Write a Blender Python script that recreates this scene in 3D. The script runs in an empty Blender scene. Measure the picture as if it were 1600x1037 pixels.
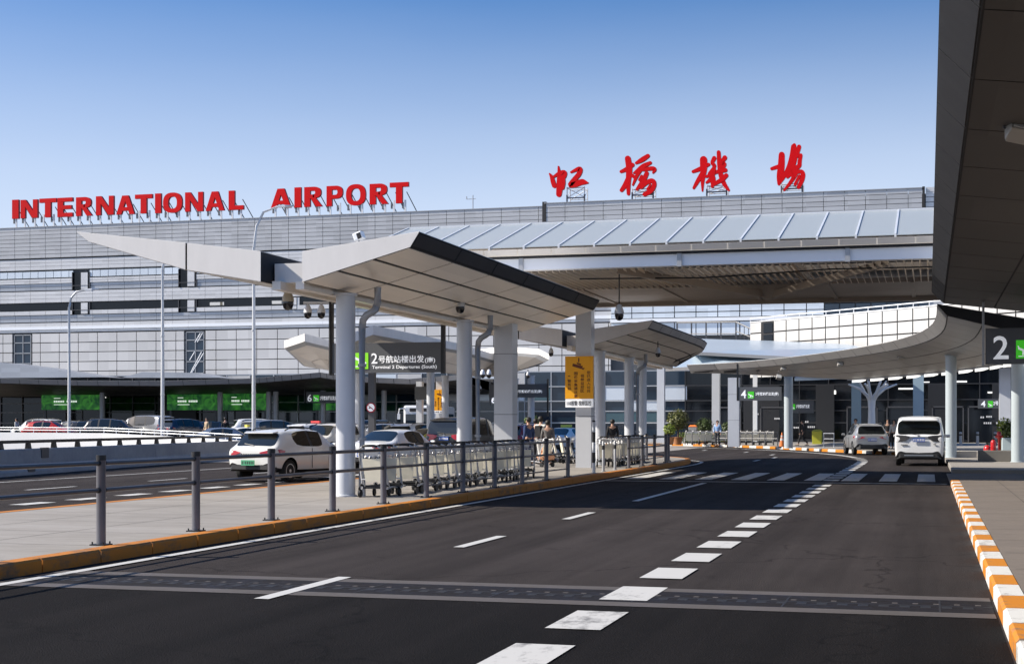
import bpy, bmesh, math, random
from mathutils import Vector, Matrix
random.seed(7)
R = math.radians
SC = bpy.context.scene
COL = SC.collection
# ------------------------------------------------------------------ camera
EYE = 1.62
YAW = math.atan(650 / 2320.0)          # the road runs along +Y, the camera looks 15.6 deg to its left
FPX = 2320.0
cam = bpy.data.cameras.new('camera'); camo = bpy.data.objects.new('camera', cam); COL.objects.link(camo)
cam.sensor_width = 36; cam.lens = 36 * FPX / 1600; cam.shift_y = 144.5 / 1600
cam.clip_start = 0.1; cam.clip_end = 3000
camo.location = (0, 0, EYE); camo.rotation_euler = (R(90), 0, YAW)
SC.camera = camo
# ------------------------------------------------------------------ sky and sun
SUN_TRAVEL = Vector((6.5, 1.9, -5.2)).normalized()
sun_el = math.asin(-SUN_TRAVEL.z); sun_az = math.atan2(-SUN_TRAVEL.x, -SUN_TRAVEL.y)
w = bpy.data.worlds.new('World'); SC.world = w; w.use_nodes = True
nt = w.node_tree; nt.nodes.clear()
wo = nt.nodes.new('ShaderNodeOutputWorld'); bg = nt.nodes.new('ShaderNodeBackground')
sk = nt.nodes.new('ShaderNodeTexSky'); sk.sky_type = 'NISHITA'; sk.sun_disc = False
sk.sun_elevation = sun_el; sk.sun_rotation = sun_az
sk.air_density = 1.0; sk.dust_density = 1.6; sk.ozone_density = 3.0
tc = nt.nodes.new('ShaderNodeTexCoord'); sx = nt.nodes.new('ShaderNodeSeparateXYZ'); cx = nt.nodes.new('ShaderNodeCombineXYZ')
pw = nt.nodes.new('ShaderNodeMath'); pw.operation = 'MULTIPLY_ADD'; pw.inputs[1].default_value = 2.6; pw.inputs[2].default_value = 0.06
nm = nt.nodes.new('ShaderNodeVectorMath'); nm.operation = 'NORMALIZE'
hs = nt.nodes.new('ShaderNodeHueSaturation'); hs.inputs['Saturation'].default_value = 1.4
hz = nt.nodes.new('ShaderNodeMapRange'); hz.interpolation_type = 'SMOOTHSTEP'       # bright haze towards the horizon
hz.inputs[1].default_value = 0.08; hz.inputs[2].default_value = 0.33; hz.inputs[3].default_value = 1.0; hz.inputs[4].default_value = 0.0
mxs = nt.nodes.new('ShaderNodeMix'); mxs.data_type = 'RGBA'; mxs.inputs[7].default_value = (3.5, 4.05, 4.95, 1)
nt.links.new(tc.outputs['Generated'], sx.inputs[0]); nt.links.new(sx.outputs[0], cx.inputs[0]); nt.links.new(sx.outputs[1], cx.inputs[1])
nt.links.new(sx.outputs[2], pw.inputs[0]); nt.links.new(pw.outputs[0], cx.inputs[2]); nt.links.new(cx.outputs[0], nm.inputs[0])
nt.links.new(nm.outputs[0], sk.inputs[0]); nt.links.new(sk.outputs[0], hs.inputs['Color']); nt.links.new(sx.outputs[2], hz.inputs[0])
cn = nt.nodes.new('ShaderNodeTexNoise'); cn.inputs['Scale'].default_value = 2.2; cn.inputs['Detail'].default_value = 5
cm_ = nt.nodes.new('ShaderNodeMapping'); cm_.inputs['Scale'].default_value = (1, 1, 4.5); nt.links.new(tc.outputs['Generated'], cm_.inputs[0]); nt.links.new(cm_.outputs[0], cn.inputs['Vector'])
ca = nt.nodes.new('ShaderNodeMath'); ca.operation = 'MULTIPLY_ADD'; ca.use_clamp = True; ca.inputs[1].default_value = .16; ca.inputs[2].default_value = -.08
cb_ = nt.nodes.new('ShaderNodeMath'); cb_.operation = 'ADD'; cb_.use_clamp = True
ca.use_clamp = False; nt.links.new(cn.outputs[0], ca.inputs[0]); nt.links.new(ca.outputs[0], cb_.inputs[0]); nt.links.new(hz.outputs[0], cb_.inputs[1]); nt.links.new(cb_.outputs[0], mxs.inputs[0]); nt.links.new(hs.outputs[0], mxs.inputs[6]); nt.links.new(mxs.outputs[2], bg.inputs[0])
bg.inputs[1].default_value = 0.13
nt.links.new(bg.outputs[0], wo.inputs[0])
sl = bpy.data.lights.new('sun', 'SUN'); so = bpy.data.objects.new('sun', sl); COL.objects.link(so)
sl.energy = 5.0; sl.angle = R(0.5); sl.color = (1.0, 0.925, 0.82)
so.rotation_euler = SUN_TRAVEL.to_track_quat('-Z', 'Y').to_euler()
SC.view_settings.view_transform = 'Standard'; SC.view_settings.look = 'None'
SC.view_settings.exposure = 0.62; SC.view_settings.gamma = 1.0
# ------------------------------------------------------------------ survey helpers: sight line -> real place
cY, sY = math.cos(YAW), math.sin(YAW)
def at(px, py, d):
    u = (px - 800) / FPX
    return Vector((d * (-sY + u * cY), d * (cY + u * sY), EYE + (663 - py) / FPX * d))
def ground(px, py, z=0.0):
    return at(px, py, (EYE - z) * FPX / (py - 663.0))
def aty(px, py, Y):
    u = (px - 800) / FPX
    return at(px, py, Y / (cY + u * sY))
def atz(px, py, z):
    return at(px, py, (z - EYE) * FPX / (663.0 - py))
# ------------------------------------------------------------------ materials
MATS = {}
def mat(name, col, rough=0.5, metal=0.0, var=0.0, vs=1.0, bump=0.0, bs=20.0, spec=0.5, coat=0.0, emit=None, es=1.0, trans=0.0, alpha=1.0, stretch=None, var2=0.0, vs2=0.1):
    if name in MATS: return MATS[name]
    m = bpy.data.materials.new(name); m.use_nodes = True
    n = m.node_tree.nodes; l = m.node_tree.links; b = n['Principled BSDF']
    b.inputs['Base Color'].default_value = (*col, 1); b.inputs['Roughness'].default_value = rough
    b.inputs['Metallic'].default_value = metal; b.inputs['Specular IOR Level'].default_value = spec
    b.inputs['Coat Weight'].default_value = coat; b.inputs['Coat Roughness'].default_value = 0.05
    b.inputs['Transmission Weight'].default_value = trans; b.inputs['Alpha'].default_value = alpha
    if emit: b.inputs['Emission Color'].default_value = (*emit, 1); b.inputs['Emission Strength'].default_value = es
    if var or bump or var2:
        t = n.new('ShaderNodeTexCoord'); src = t.outputs['Object']
        if stretch:
            mp = n.new('ShaderNodeMapping'); mp.inputs['Scale'].default_value = stretch; l.new(src, mp.inputs[0]); src = mp.outputs[0]
    last = None
    if var or var2:
        cur = None
        for (vv, sc_) in ((var, vs), (var2, vs2)):
            if not vv: continue
            nz = n.new('ShaderNodeTexNoise'); nz.inputs['Scale'].default_value = sc_; nz.inputs['Detail'].default_value = 6; nz.inputs['Roughness'].default_value = 0.62
            mr = n.new('ShaderNodeMapRange'); mr.inputs[1].default_value = 0.3; mr.inputs[2].default_value = 0.7
            mr.inputs[3].default_value = 1 - vv; mr.inputs[4].default_value = 1 + vv
            l.new(src, nz.inputs['Vector']); l.new(nz.outputs[0], mr.inputs[0])
            if cur is None: cur = mr.outputs[0]
            else:
                mm = n.new('ShaderNodeMath'); mm.operation = 'MULTIPLY'; l.new(cur, mm.inputs[0]); l.new(mr.outputs[0], mm.inputs[1]); cur = mm.outputs[0]
        mx = n.new('ShaderNodeVectorMath'); mx.operation = 'SCALE'; mx.inputs[0].default_value = col
        l.new(cur, mx.inputs['Scale']); l.new(mx.outputs[0], b.inputs['Base Color'])
        mr2 = n.new('ShaderNodeMath'); mr2.operation = 'MULTIPLY'; mr2.inputs[1].default_value = rough
        iv = n.new('ShaderNodeMath'); iv.operation = 'SUBTRACT'; iv.inputs[0].default_value = 2.0; l.new(cur, iv.inputs[1])
        l.new(iv.outputs[0], mr2.inputs[0]); l.new(mr2.outputs[0], b.inputs['Roughness'])
    if bump:
        nb = n.new('ShaderNodeTexNoise'); nb.inputs['Scale'].default_value = bs; nb.inputs['Detail'].default_value = 4
        bp = n.new('ShaderNodeBump'); bp.inputs['Strength'].default_value = bump; bp.inputs['Distance'].default_value = 0.02
        l.new(src, nb.inputs['Vector']); l.new(nb.outputs[0], bp.inputs['Height']); l.new(bp.outputs[0], b.inputs['Normal'])
    MATS[name] = m
    return m
def cellmat(name, col, cell, rough=0.4, metal=0.0, var=0.12, spec=0.5, coat=0.0, blue=0.0):
    """panel material: every panel of a grid (cell size in metres) gets its own slight tone and gloss"""
    if name in MATS: return MATS[name]
    m = mat(name, col, rough, metal, spec=spec, coat=coat)
    n = m.node_tree.nodes; l = m.node_tree.links; b = n['Principled BSDF']
    t = n.new('ShaderNodeTexCoord'); mp = n.new('ShaderNodeVectorMath'); mp.operation = 'DIVIDE'; mp.inputs[1].default_value = cell
    fl = n.new('ShaderNodeVectorMath'); fl.operation = 'FLOOR'; wn = n.new('ShaderNodeTexWhiteNoise'); wn.noise_dimensions = '3D'
    l.new(t.outputs['Object'], mp.inputs[0]); l.new(mp.outputs[0], fl.inputs[0]); l.new(fl.outputs[0], wn.inputs['Vector'])
    nz = n.new('ShaderNodeTexNoise'); nz.inputs['Scale'].default_value = 0.12; nz.inputs['Detail'].default_value = 3; l.new(t.outputs['Object'], nz.inputs['Vector'])
    ad = n.new('ShaderNodeMath'); ad.operation = 'MULTIPLY_ADD'; ad.inputs[1].default_value = 0.55; l.new(wn.outputs['Value'], ad.inputs[0]); l.new(nz.outputs[0], ad.inputs[2])
    mr = n.new('ShaderNodeMapRange'); mr.inputs[1].default_value = 0.2; mr.inputs[2].default_value = 1.1; mr.inputs[3].default_value = 1 - var; mr.inputs[4].default_value = 1 + var
    l.new(ad.outputs[0], mr.inputs[0])
    mx = n.new('ShaderNodeVectorMath'); mx.operation = 'SCALE'; mx.inputs[0].default_value = col
    l.new(mr.outputs[0], mx.inputs['Scale']); l.new(mx.outputs[0], b.inputs['Base Color'])
    return m
def roadmat(name, col, k):
    """asphalt: fine aggregate, long wheel paths worn along the lanes, patches, oil drips and a few sealed cracks"""
    m = mat(name, col, 0.92, spec=.09, bump=.8, bs=70)
    n = m.node_tree.nodes; l = m.node_tree.links; b = n['Principled BSDF']; t = n.new('ShaderNodeTexCoord')
    def noise(scale, vec, lo, hi, a, c, det=5, dist=0.0):
        mp = n.new('ShaderNodeMapping'); mp.inputs['Scale'].default_value = vec; l.new(t.outputs['Object'], mp.inputs[0])
        nz = n.new('ShaderNodeTexNoise'); nz.inputs['Scale'].default_value = scale; nz.inputs['Detail'].default_value = det; nz.inputs['Roughness'].default_value = .65; nz.inputs['Distortion'].default_value = dist; l.new(mp.outputs[0], nz.inputs['Vector'])
        r = n.new('ShaderNodeMapRange'); r.inputs[1].default_value = lo; r.inputs[2].default_value = hi; r.inputs[3].default_value = a; r.inputs[4].default_value = c; l.new(nz.outputs[0], r.inputs[0]); return r.outputs[0]
    def mul(a, c):
        q = n.new('ShaderNodeMath'); q.operation = 'MULTIPLY'; l.new(a, q.inputs[0]); l.new(c, q.inputs[1]); return q.outputs[0]
    v = mul(noise(1.0, (1.3, .03, 1), .3, .7, 1 - .26 * k, 1 + .30 * k), noise(.35, (1, .4, 1), .3, .7, 1 - .18 * k, 1 + .18 * k))
    v = mul(v, noise(55, (1, 1, 1), .3, .7, .82, 1.2, 3)); v = mul(v, noise(2.2, (1, .7, 1), .60, .72, 1.0, .68, 6, .6)); v = mul(v, noise(7, (1.4, .5, 1), .66, .74, 1.0, .74))
    vo = n.new('ShaderNodeTexVoronoi'); vo.feature = 'DISTANCE_TO_EDGE'; vo.inputs['Scale'].default_value = .16
    wz = n.new('ShaderNodeTexNoise'); wz.inputs['Scale'].default_value = 1.6; wz.inputs['Detail'].default_value = 5; ad = n.new('ShaderNodeVectorMath'); ad.operation = 'ADD'; l.new(t.outputs['Object'], wz.inputs['Vector']); l.new(t.outputs['Object'], ad.inputs[0]); l.new(wz.outputs['Color'], ad.inputs[1]); l.new(ad.outputs[0], vo.inputs['Vector'])
    r = n.new('ShaderNodeMapRange'); r.inputs[1].default_value = .002; r.inputs[2].default_value = .006; r.inputs[3].default_value = .6; r.inputs[4].default_value = 1.0; l.new(vo.outputs['Distance'], r.inputs[0]); v = mul(v, r.outputs[0])
    mx = n.new('ShaderNodeVectorMath'); mx.operation = 'SCALE'; mx.inputs[0].default_value = col; l.new(v, mx.inputs['Scale']); l.new(mx.outputs[0], b.inputs['Base Color'])
    return m
def wornpaint(name, col, under, amount, rough=.6, scale=5.0, stretch=(1, .5, 1)):
    """road paint scuffed through to what lies under it"""
    m = mat(name, col, rough, spec=.3); n = m.node_tree.nodes; l = m.node_tree.links; b = n['Principled BSDF']; t = n.new('ShaderNodeTexCoord')
    mp = n.new('ShaderNodeMapping'); mp.inputs['Scale'].default_value = stretch; l.new(t.outputs['Object'], mp.inputs[0])
    a = n.new('ShaderNodeTexNoise'); a.inputs['Scale'].default_value = scale; a.inputs['Detail'].default_value = 9; a.inputs['Roughness'].default_value = .75; l.new(mp.outputs[0], a.inputs['Vector'])
    c = n.new('ShaderNodeTexNoise'); c.inputs['Scale'].default_value = scale * .12; c.inputs['Detail'].default_value = 4; l.new(mp.outputs[0], c.inputs['Vector'])
    q = n.new('ShaderNodeMath'); q.operation = 'MULTIPLY_ADD'; q.inputs[1].default_value = .55; l.new(c.outputs[0], q.inputs[0]); l.new(a.outputs[0], q.inputs[2])
    r = n.new('ShaderNodeMapRange'); r.inputs[1].default_value = .92 - amount; r.inputs[2].default_value = 1.06 - amount * .8; r.inputs[3].default_value = 0.0; r.inputs[4].default_value = .85; l.new(q.outputs[0], r.inputs[0])
    mx = n.new('ShaderNodeMix'); mx.data_type = 'RGBA'; mx.inputs[6].default_value = (*col, 1); mx.inputs[7].default_value = (*under, 1); l.new(r.outputs[0], mx.inputs[0]); l.new(mx.outputs[2], b.inputs['Base Color'])
    return m
asphalt = roadmat('asphalt', (0.036, 0.0305, 0.029), 1.25)
asphalt_near_dark = roadmat('asphalt_vignetted', (0.0085, 0.0073, 0.007), 1.5)  # same asphalt, its colour darkened to carry the vignette
paving = mat('paving_concrete', (0.265, 0.243, 0.215), 0.85, var=0.20, vs=0.6, bump=0.25, bs=30, var2=0.08, vs2=6, stretch=(0.35, 1, 1))
paving2 = mat('paving_stone', (0.150, 0.125, 0.103), 0.85, var=0.12, vs=0.9, bump=0.2, bs=40, var2=0.07, vs2=7)
joint_dark = mat('joint_dark', (0.03, 0.028, 0.026), 0.9)
line_white = wornpaint('line_paint', (.50, .49, .465), (.09, .085, .08), .085)
kerb_orange = wornpaint('kerb_orange', (.52, .19, .016), (.16, .12, .09), .10, .6, 6, (1, 1, 1))
kerb_white = wornpaint('kerb_white', (.60, .59, .555), (.17, .155, .14), .10, .6, 6, (1, 1, 1))
kerb_old = wornpaint('kerb_worn_orange', (.46, .165, .02), (.13, .10, .07), .11, .7, 4, (1, .5, 1))
strip_concrete = mat('strip_concrete', (0.075, 0.064, 0.058), 0.8, var=0.2, vs=1.5, bump=0.2)
rubber = mat('rubber', (0.012, 0.011, 0.012), 0.7, var=0.2, vs=4)
white_panel = mat('white_panel', (0.76, 0.735, 0.70), 0.45, var=0.05, vs=0.7, var2=.03, vs2=4, stretch=(1, 1, .3))
soffit_m = cellmat('soffit_panel', (0.88, 0.81, 0.71), (.73, 2.67, 9), 0.3, 0.0, 0.13)
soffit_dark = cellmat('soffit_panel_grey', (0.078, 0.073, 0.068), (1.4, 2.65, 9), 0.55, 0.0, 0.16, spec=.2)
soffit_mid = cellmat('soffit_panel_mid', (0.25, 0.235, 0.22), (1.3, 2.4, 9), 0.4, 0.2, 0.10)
fascia_dark = mat('fascia_dark', (0.04, 0.041, 0.045), 0.5, spec=.25, var=0.06, vs=0.7)
fascia_mid = mat('fascia_mid', (0.30, 0.29, 0.28), 0.45, metal=0.2, var=0.06, vs=0.7)
gap_m = mat('panel_gap', (0.02, 0.02, 0.022), 0.8)
steel_white = mat('steel_white', (0.60, 0.62, 0.65), 0.35, metal=0.1, var=0.04, vs=1.5)
steel_grey = mat('steel_grey', (0.36, 0.37, 0.385), 0.42, metal=0.3, var=0.05, vs=1.5)
steel_dark = mat('steel_dark', (0.10, 0.10, 0.105), 0.45, metal=0.3)
post_m = mat('post_paint', (0.17, 0.17, 0.19), 0.38, metal=0.35, var=0.08, vs=4)
rail_m = mat('rail_metal', (0.13, 0.115, 0.105), 0.38, metal=0.5, var=0.15, vs=2)
black_m = mat('black_plastic', (0.012, 0.012, 0.013), 0.45)
pole_m = mat('pole_galvanised', (0.56, 0.57, 0.58), 0.4, metal=0.4)
# ------------------------------------------------------------------ mesh builder
class MB:
    def __init__(s): s.v = []; s.f = []; s.m = []
    def add(s, vs, fs, m=0):
        k = len(s.v); s.v += [Vector(p) for p in vs]
        for f in fs: s.f.append([i + k for i in f]); s.m.append(m)
    def box(s, c, d, rz=0.0, m=0, rx=0.0, ry=0.0):
        M = Matrix.Rotation(rz, 3, 'Z') @ Matrix.Rotation(ry, 3, 'Y') @ Matrix.Rotation(rx, 3, 'X')
        h = Vector(d) / 2; c = Vector(c)
        vs = [c + M @ Vector((x * h.x, y * h.y, z * h.z)) for z in (-1, 1) for y in (-1, 1) for x in (-1, 1)]
        s.add(vs, [(0, 2, 3, 1), (4, 5, 7, 6), (0, 1, 5, 4), (2, 6, 7, 3), (0, 4, 6, 2), (1, 3, 7, 5)], m)
    def span(s, a, b, m=0):
        s.box([(a[i] + b[i]) / 2 for i in range(3)], [abs(b[i] - a[i]) for i in range(3)], m=m)
    def cyl(s, a, b, r, n=12, m=0, r2=None, cap=True):
        a = Vector(a); b = Vector(b); r2 = r if r2 is None else r2
        q = (b - a).to_track_quat('Z', 'Y').to_matrix()
        vs = []
        for (p, rr) in ((a, r), (b, r2)):
            for i in range(n):
                t = 2 * math.pi * i / n; vs.append(p + q @ Vector((rr * math.cos(t), rr * math.sin(t), 0)))
        fs = [(i, (i + 1) % n, n + (i + 1) % n, n + i) for i in range(n)]
        if cap: fs += [tuple(range(n - 1, -1, -1)), tuple(range(n, 2 * n))]
        s.add(vs, fs, m)
    def tube(s, pts, r, n=8, m=0, closed=False):
        pts = [Vector(p) for p in pts]; vs = []; fs = []; L = len(pts)
        for i, p in enumerate(pts):
            a = pts[i - 1] if (i > 0 or closed) else p; b = pts[(i + 1) % L] if (i < L - 1 or closed) else p
            t = (b - a).normalized(); q = t.to_track_quat('Z', 'Y').to_matrix()
            if abs(t.z) < 0.95:
                x = t.cross(Vector((0, 0, 1))).normalized(); y = x.cross(t); q = Matrix((x, y, t)).transposed()
            rr = r[i] if isinstance(r, (list, tuple)) else r
            for k in range(n):
                th = 2 * math.pi * k / n; vs.append(p + q @ Vector((rr * math.cos(th), rr * math.sin(th), 0)))
        for i in range(L if closed else L - 1):
            j = (i + 1) % L
            for k in range(n): fs.append((i * n + k, i * n + (k + 1) % n, j * n + (k + 1) % n, j * n + k))
        if not closed: fs += [tuple(range(n - 1, -1, -1)), tuple(range((L - 1) * n, L * n))]
        s.add(vs, fs, m)
    def lathe(s, prof, c=(0, 0, 0), n=16, m=0):
        c = Vector(c); vs = []; fs = []
        for (r, z) in prof:
            for k in range(n):
                t = 2 * math.pi * k / n; vs.append(c + Vector((r * math.cos(t), r * math.sin(t), z)))
        for i in range(len(prof) - 1):
            for k in range(n): fs.append((i * n + k, i * n + (k + 1) % n, (i + 1) * n + (k + 1) % n, (i + 1) * n + k))
        fs += [tuple(range(n - 1, -1, -1)), tuple(range((len(prof) - 1) * n, len(prof) * n))]
        s.add(vs, fs, m)
    def extrude(s, loop, vec, m=0, mside=None):
        vec = Vector(vec); a = [Vector(p) for p in loop]; n = len(a)
        s.add(a + [p + vec for p in a], [tuple(range(n - 1, -1, -1)), tuple(range(n, 2 * n))], m)
        s.add(a + [p + vec for p in a], [(i, (i + 1) % n, n + (i + 1) % n, n + i) for i in range(n)], m if mside is None else mside)
    def loft(s, rings, m=0, cap=True, capm=None, closed=True):
        n = len(rings[0]); vs = [Vector(p) for r in rings for p in r]; fs = []
        for i in range(len(rings) - 1):
            for k in range(n if closed else n - 1):
                fs.append((i * n + k, i * n + (k + 1) % n, (i + 1) * n + (k + 1) % n, (i + 1) * n + k))
        s.add(vs, fs, m)
        if cap: s.add(rings[0], [tuple(range(n - 1, -1, -1))], m if capm is None else capm); s.add(rings[-1], [tuple(range(n))], m if capm is None else capm)
    def quad(s, a, b, c, d, m=0): s.add([a, b, c, d], [(0, 1, 2, 3)], m)
    def ball(s, c, r, n=10, k=7, m=0, sz=1.0):
        prof = [(max(1e-4, r * math.sin(math.pi * i / k)), -r * sz * math.cos(math.pi * i / k)) for i in range(k + 1)]
        s.lathe(prof, c, n, m)
    def mesh(s, name, mats, off=(0, 0, 0), smooth=False):
        me = bpy.data.meshes.new(name); o = Vector(off)
        me.from_pydata([tuple(p - o) for p in s.v], [], s.f)
        for mm in (mats if isinstance(mats, (list, tuple)) else [mats]): me.materials.append(mm)
        me.polygons.foreach_set('material_index', s.m)
        bm = bmesh.new(); bm.from_mesh(me); bmesh.ops.recalc_face_normals(bm, faces=bm.faces); bm.to_mesh(me); bm.free()
        if smooth:
            me.polygons.foreach_set('use_smooth', [True] * len(me.polygons))
            try: me.set_sharp_from_angle(angle=R(smooth if smooth is not True else 40))
            except Exception: pass
        me.update()
        return me
    def build(s, name, mats, parent=None, smooth=False, label=None, bevel=0.0):
        org = Vector((0, 0, 0))
        p = parent
        while p is not None: org += p.location; p = p.parent
        me = s.mesh(name, mats, org, smooth)
        return link(name, me, parent, label, bevel)
def link(name, me, parent=None, label=None, bevel=0.0):
    o = bpy.data.objects.new(name, me); COL.objects.link(o)
    if parent is not None: o.parent = parent
    if label: o['label'] = label
    if bevel:
        b = o.modifiers.new('bevel', 'BEVEL'); b.width = bevel; b.segments = 2; b.limit_method = 'ANGLE'
    return o
def thing(name, label, cat, loc=(0, 0, 0), group=None, rz=0.0):
    o = bpy.data.objects.new(name, None); COL.objects.link(o); o.location = loc; o.rotation_euler = (0, 0, rz)
    o.empty_display_size = 0.2
    o['label'] = label; o['category'] = cat
    if group: o['group'] = group
    return o
def tag(o, label, cat, group=None):
    o['label'] = label; o['category'] = cat
    if group: o['group'] = group
    return o
def struct(o, kind='structure'): o['kind'] = kind; return o
def copy_tree(o, parent=None):
    c = o.copy(); COL.objects.link(c)
    if parent is not None: c.parent = parent; c.matrix_parent_inverse = o.matrix_parent_inverse.copy()
    for ch in list(o.children): copy_tree(ch, c)
    return c
# text: outlines of the built-in font as real geometry facing -Y
TXT = {}
def text_data(s, bold, depth):
    k = (s, bold, depth)
    if k not in TXT:
        c = bpy.data.curves.new('t', 'FONT'); c.body = s; c.offset = bold; c.extrude = depth; c.resolution_u = 3
        o = bpy.data.objects.new('t', c); COL.objects.link(o); bpy.context.view_layer.update()
        me = bpy.data.meshes.new_from_object(o.evaluated_get(bpy.context.evaluated_depsgraph_get()))
        vs = [v.co.copy() for v in me.vertices]; fs = [tuple(p.vertices) for p in me.polygons]
        bpy.data.objects.remove(o); bpy.data.curves.remove(c); bpy.data.meshes.remove(me)
        x0 = min(v.x for v in vs); x1 = max(v.x for v in vs); y0 = min(v.y for v in vs); y1 = max(v.y for v in vs)
        TXT[k] = ([Vector(((v.x - x0) / (x1 - x0), (v.y - y0) / (y1 - y0), v.z)) for v in vs], fs, (x1 - x0) / (y1 - y0))
    return TXT[k]
def write(mb, s, org, wid, hei, m=0, bold=0.0, depth=0.01, ux=Vector((1, 0, 0)), lean=0.0):
    """org = lower left corner; text plane spanned by ux and +Z"""
    vs, fs, asp = text_data(s, bold, 0.01)
    ux = Vector(ux).normalized(); nrm = ux.cross(Vector((0, 0, 1)))
    if wid is None: wid = hei * asp
    org = Vector(org)
    mb.add([org + ux * (v.x * wid) + Vector((0, 0, 1)) * (v.y * hei) + nrm * (v.z / 0.01 * depth) for v in vs], fs, m)
    return wid
# ================================================================== GROUND
b = MB(); b.quad((-400, -60, 0), (400, -60, 0), (400, 900, 0), (-400, 900, 0)); struct(b.build('road', asphalt))
b = MB(); b.quad((-9.3, -20, .004), (.56, -20, .004), (.56, 13.1, .004), (-9.3, 13.1, .004)); struct(b.build('road_vignette_sheet', asphalt_near_dark))  # near sheet with vignette darkening painted into its colour
# expansion joint across the lanes
b = MB()
b.quad((-9.2, 12.98, .008), (.55, 12.98, .008), (.55, 13.28, .008), (-9.2, 13.28, .008), 0)
b.quad((-9.2, 14.22, .008), (.55, 14.22, .008), (.55, 14.50, .008), (-9.2, 14.50, .008), 0)
b.quad((-9.2, 13.28, .008), (.55, 13.28, .008), (.55, 14.22, .008), (-9.2, 14.22, .008), 1)
x = -9.2
while x < .5:
    b.box((x, 13.62, .007), (.09, .14, .006), m=2); b.box((x + .09, 13.86, .007), (.05, .06, .006), m=0); x += .18
b.box((-4.3, 13.74, .007), (9.7, .04, .006), m=2)
for i in range(7): b.box((-8 + i * 1.35, 13.75, .0065), (.018, .92, .006), m=2)
struct(b.build('road_joint', [strip_concrete, mat('joint_steel', (0.012, 0.0095, 0.0092), 0.75, var=.3, vs=3, spec=.2), rubber]))
def resample(pts, step):
    pts = [Vector((p[0], p[1], 0)) for p in pts]; out = [pts[0]]; acc = 0
    for a, c in zip(pts, pts[1:]):
        L = (c - a).length; t = step - acc
        while t <= L: out.append(a + (c - a) * (t / L)); t += step
        acc = L - (t - step)
    return out
def smooth_path(pts, n=3):
    pts = [Vector((p[0], p[1], 0)) for p in pts]
    for _ in range(n):
        q = [pts[0]]
        for a, c in zip(pts, pts[1:]): q += [a * .75 + c * .25, a * .25 + c * .75]
        q.append(pts[-1]); pts = q
    return pts
def offs(pts, d):
    out = []
    for i, p in enumerate(pts):
        t = (pts[min(i + 1, len(pts) - 1)] - pts[max(i - 1, 0)]).normalized()
        out.append(p + Vector((t.y, -t.x, 0)) * d)
    return out
def kerb(name, pts, wd, z0, z1, mats, step, gap=0.012):
    """kerb stones laid along a line, wd to the right of it (chamfered road edge)"""
    p = resample(pts, step); L = offs(p, 0); Rr = offs(p, wd); b = MB()
    for i in range(len(p) - 1):
        rings = []
        for t in (gap / step, 1 - gap / step):
            l = L[i].lerp(L[i + 1], t); r = Rr[i].lerp(Rr[i + 1], t); e = (r - l).normalized() * .025
            rings.append([l + Vector((0, 0, z0)), l + Vector((0, 0, z1 - .025)), l + e + Vector((0, 0, z1)), r + Vector((0, 0, z1)), r + Vector((0, 0, z0))])
        b.loft(rings, m=i % len(mats))
    return struct(b.build(name, mats))
# --- median island between the two roadways
isl_r = smooth_path([(-9.35, -6), (-9.35, 30), (-9.35, 56), (-9.4, 60.5), (-9.9, 64.5), (-11.6, 68.3), (-13.6, 67.6), (-14.8, 64), (-15.1, 58), (-15.1, 30), (-15.1, -6)], 3)
kerb('island_kerb', list(reversed(isl_r)), .24, 0, .155, [kerb_old], 1.2)
inn = offs(list(reversed(isl_r)), .24)
b = MB(); b.extrude([p + Vector((0, 0, .01)) for p in inn], (0, 0, .14)); struct(b.build('island_pavement', paving))
b = MB()
for k in range(-3, 34): b.quad((-14.85, k * 2.0, .1515), (-9.6, k * 2.0, .1515), (-9.6, k * 2.0 + .012, .1515), (-14.85, k * 2.0 + .012, .1515))
for xx in (-11.4, -13.1): b.quad((xx, -6, .1515), (xx + .012, -6, .1515), (xx + .012, 63, .1515), (xx, 63, .1515))
struct(b.build('paving_joints', joint_dark))
b = MB(); b.quad((-46, 58, .004), (-15.3, 58, .004), (-15.3, 113, .004), (-46, 113, .004)); struct(b.build('bounce_sheet', mat('bounce_concrete', (.27, .245, .22), .85, var=.14, vs=.4, bump=.2)))  # pale sheet added to bounce light up under the leaf canopies
# --- pavement on the right with orange and white kerb stones
rk1 = [(.58, -4), (.58, 10), (.58, 41.3)]
kerb('right_kerb', rk1, .22, 0, .15, [kerb_orange, kerb_white], .92)
b = MB(); b.extrude([Vector(p) for p in ((.81, -6, .01), (60, -6, .01), (60, 41.3, .01), (.81, 41.3, .01))], (0, 0, .135)); struct(b.build('right_pavement', paving2))
b = MB()
for k in range(2, 42, 2): b.quad((.86, k, .147), (9, k, .147), (9, k + .014, .147), (.86, k + .014, .147))
for xx in (1.75, 2.95, 4.15, 5.35): b.quad((xx, 0, .147), (xx + .014, 0, .147), (xx + .014, 41.2, .147), (xx, 41.2, .147))
struct(b.build('right_paving_joints', joint_dark))
far_k = smooth_path([(.75, 50.5), (.75, 66), (.6, 74), (-1.3, 81.5), (-5.4, 89.0), (-9.3, 99), (-14.6, 108.5), (-20, 114), (-30, 117), (-60, 117), (-130, 117)], 3)
fk = [i for i, p in enumerate(far_k) if p.y > 76][0]
kerb('far_kerb', far_k[fk:], .28, 0, .16, [kerb_orange, kerb_white], 1.25)
kerb('plain_kerb', far_k[:fk + 1], .28, 0, .16, [paving], 1.0)
fin = offs(far_k, .28)
b = MB(); b.extrude([p + Vector((0, 0, .01)) for p in fin] + [Vector((-130, 160, .01)), Vector((80, 160, .01)), Vector((80, 50.5, .01))], (0, 0, .145)); struct(b.build('far_pavement', paving))
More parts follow.
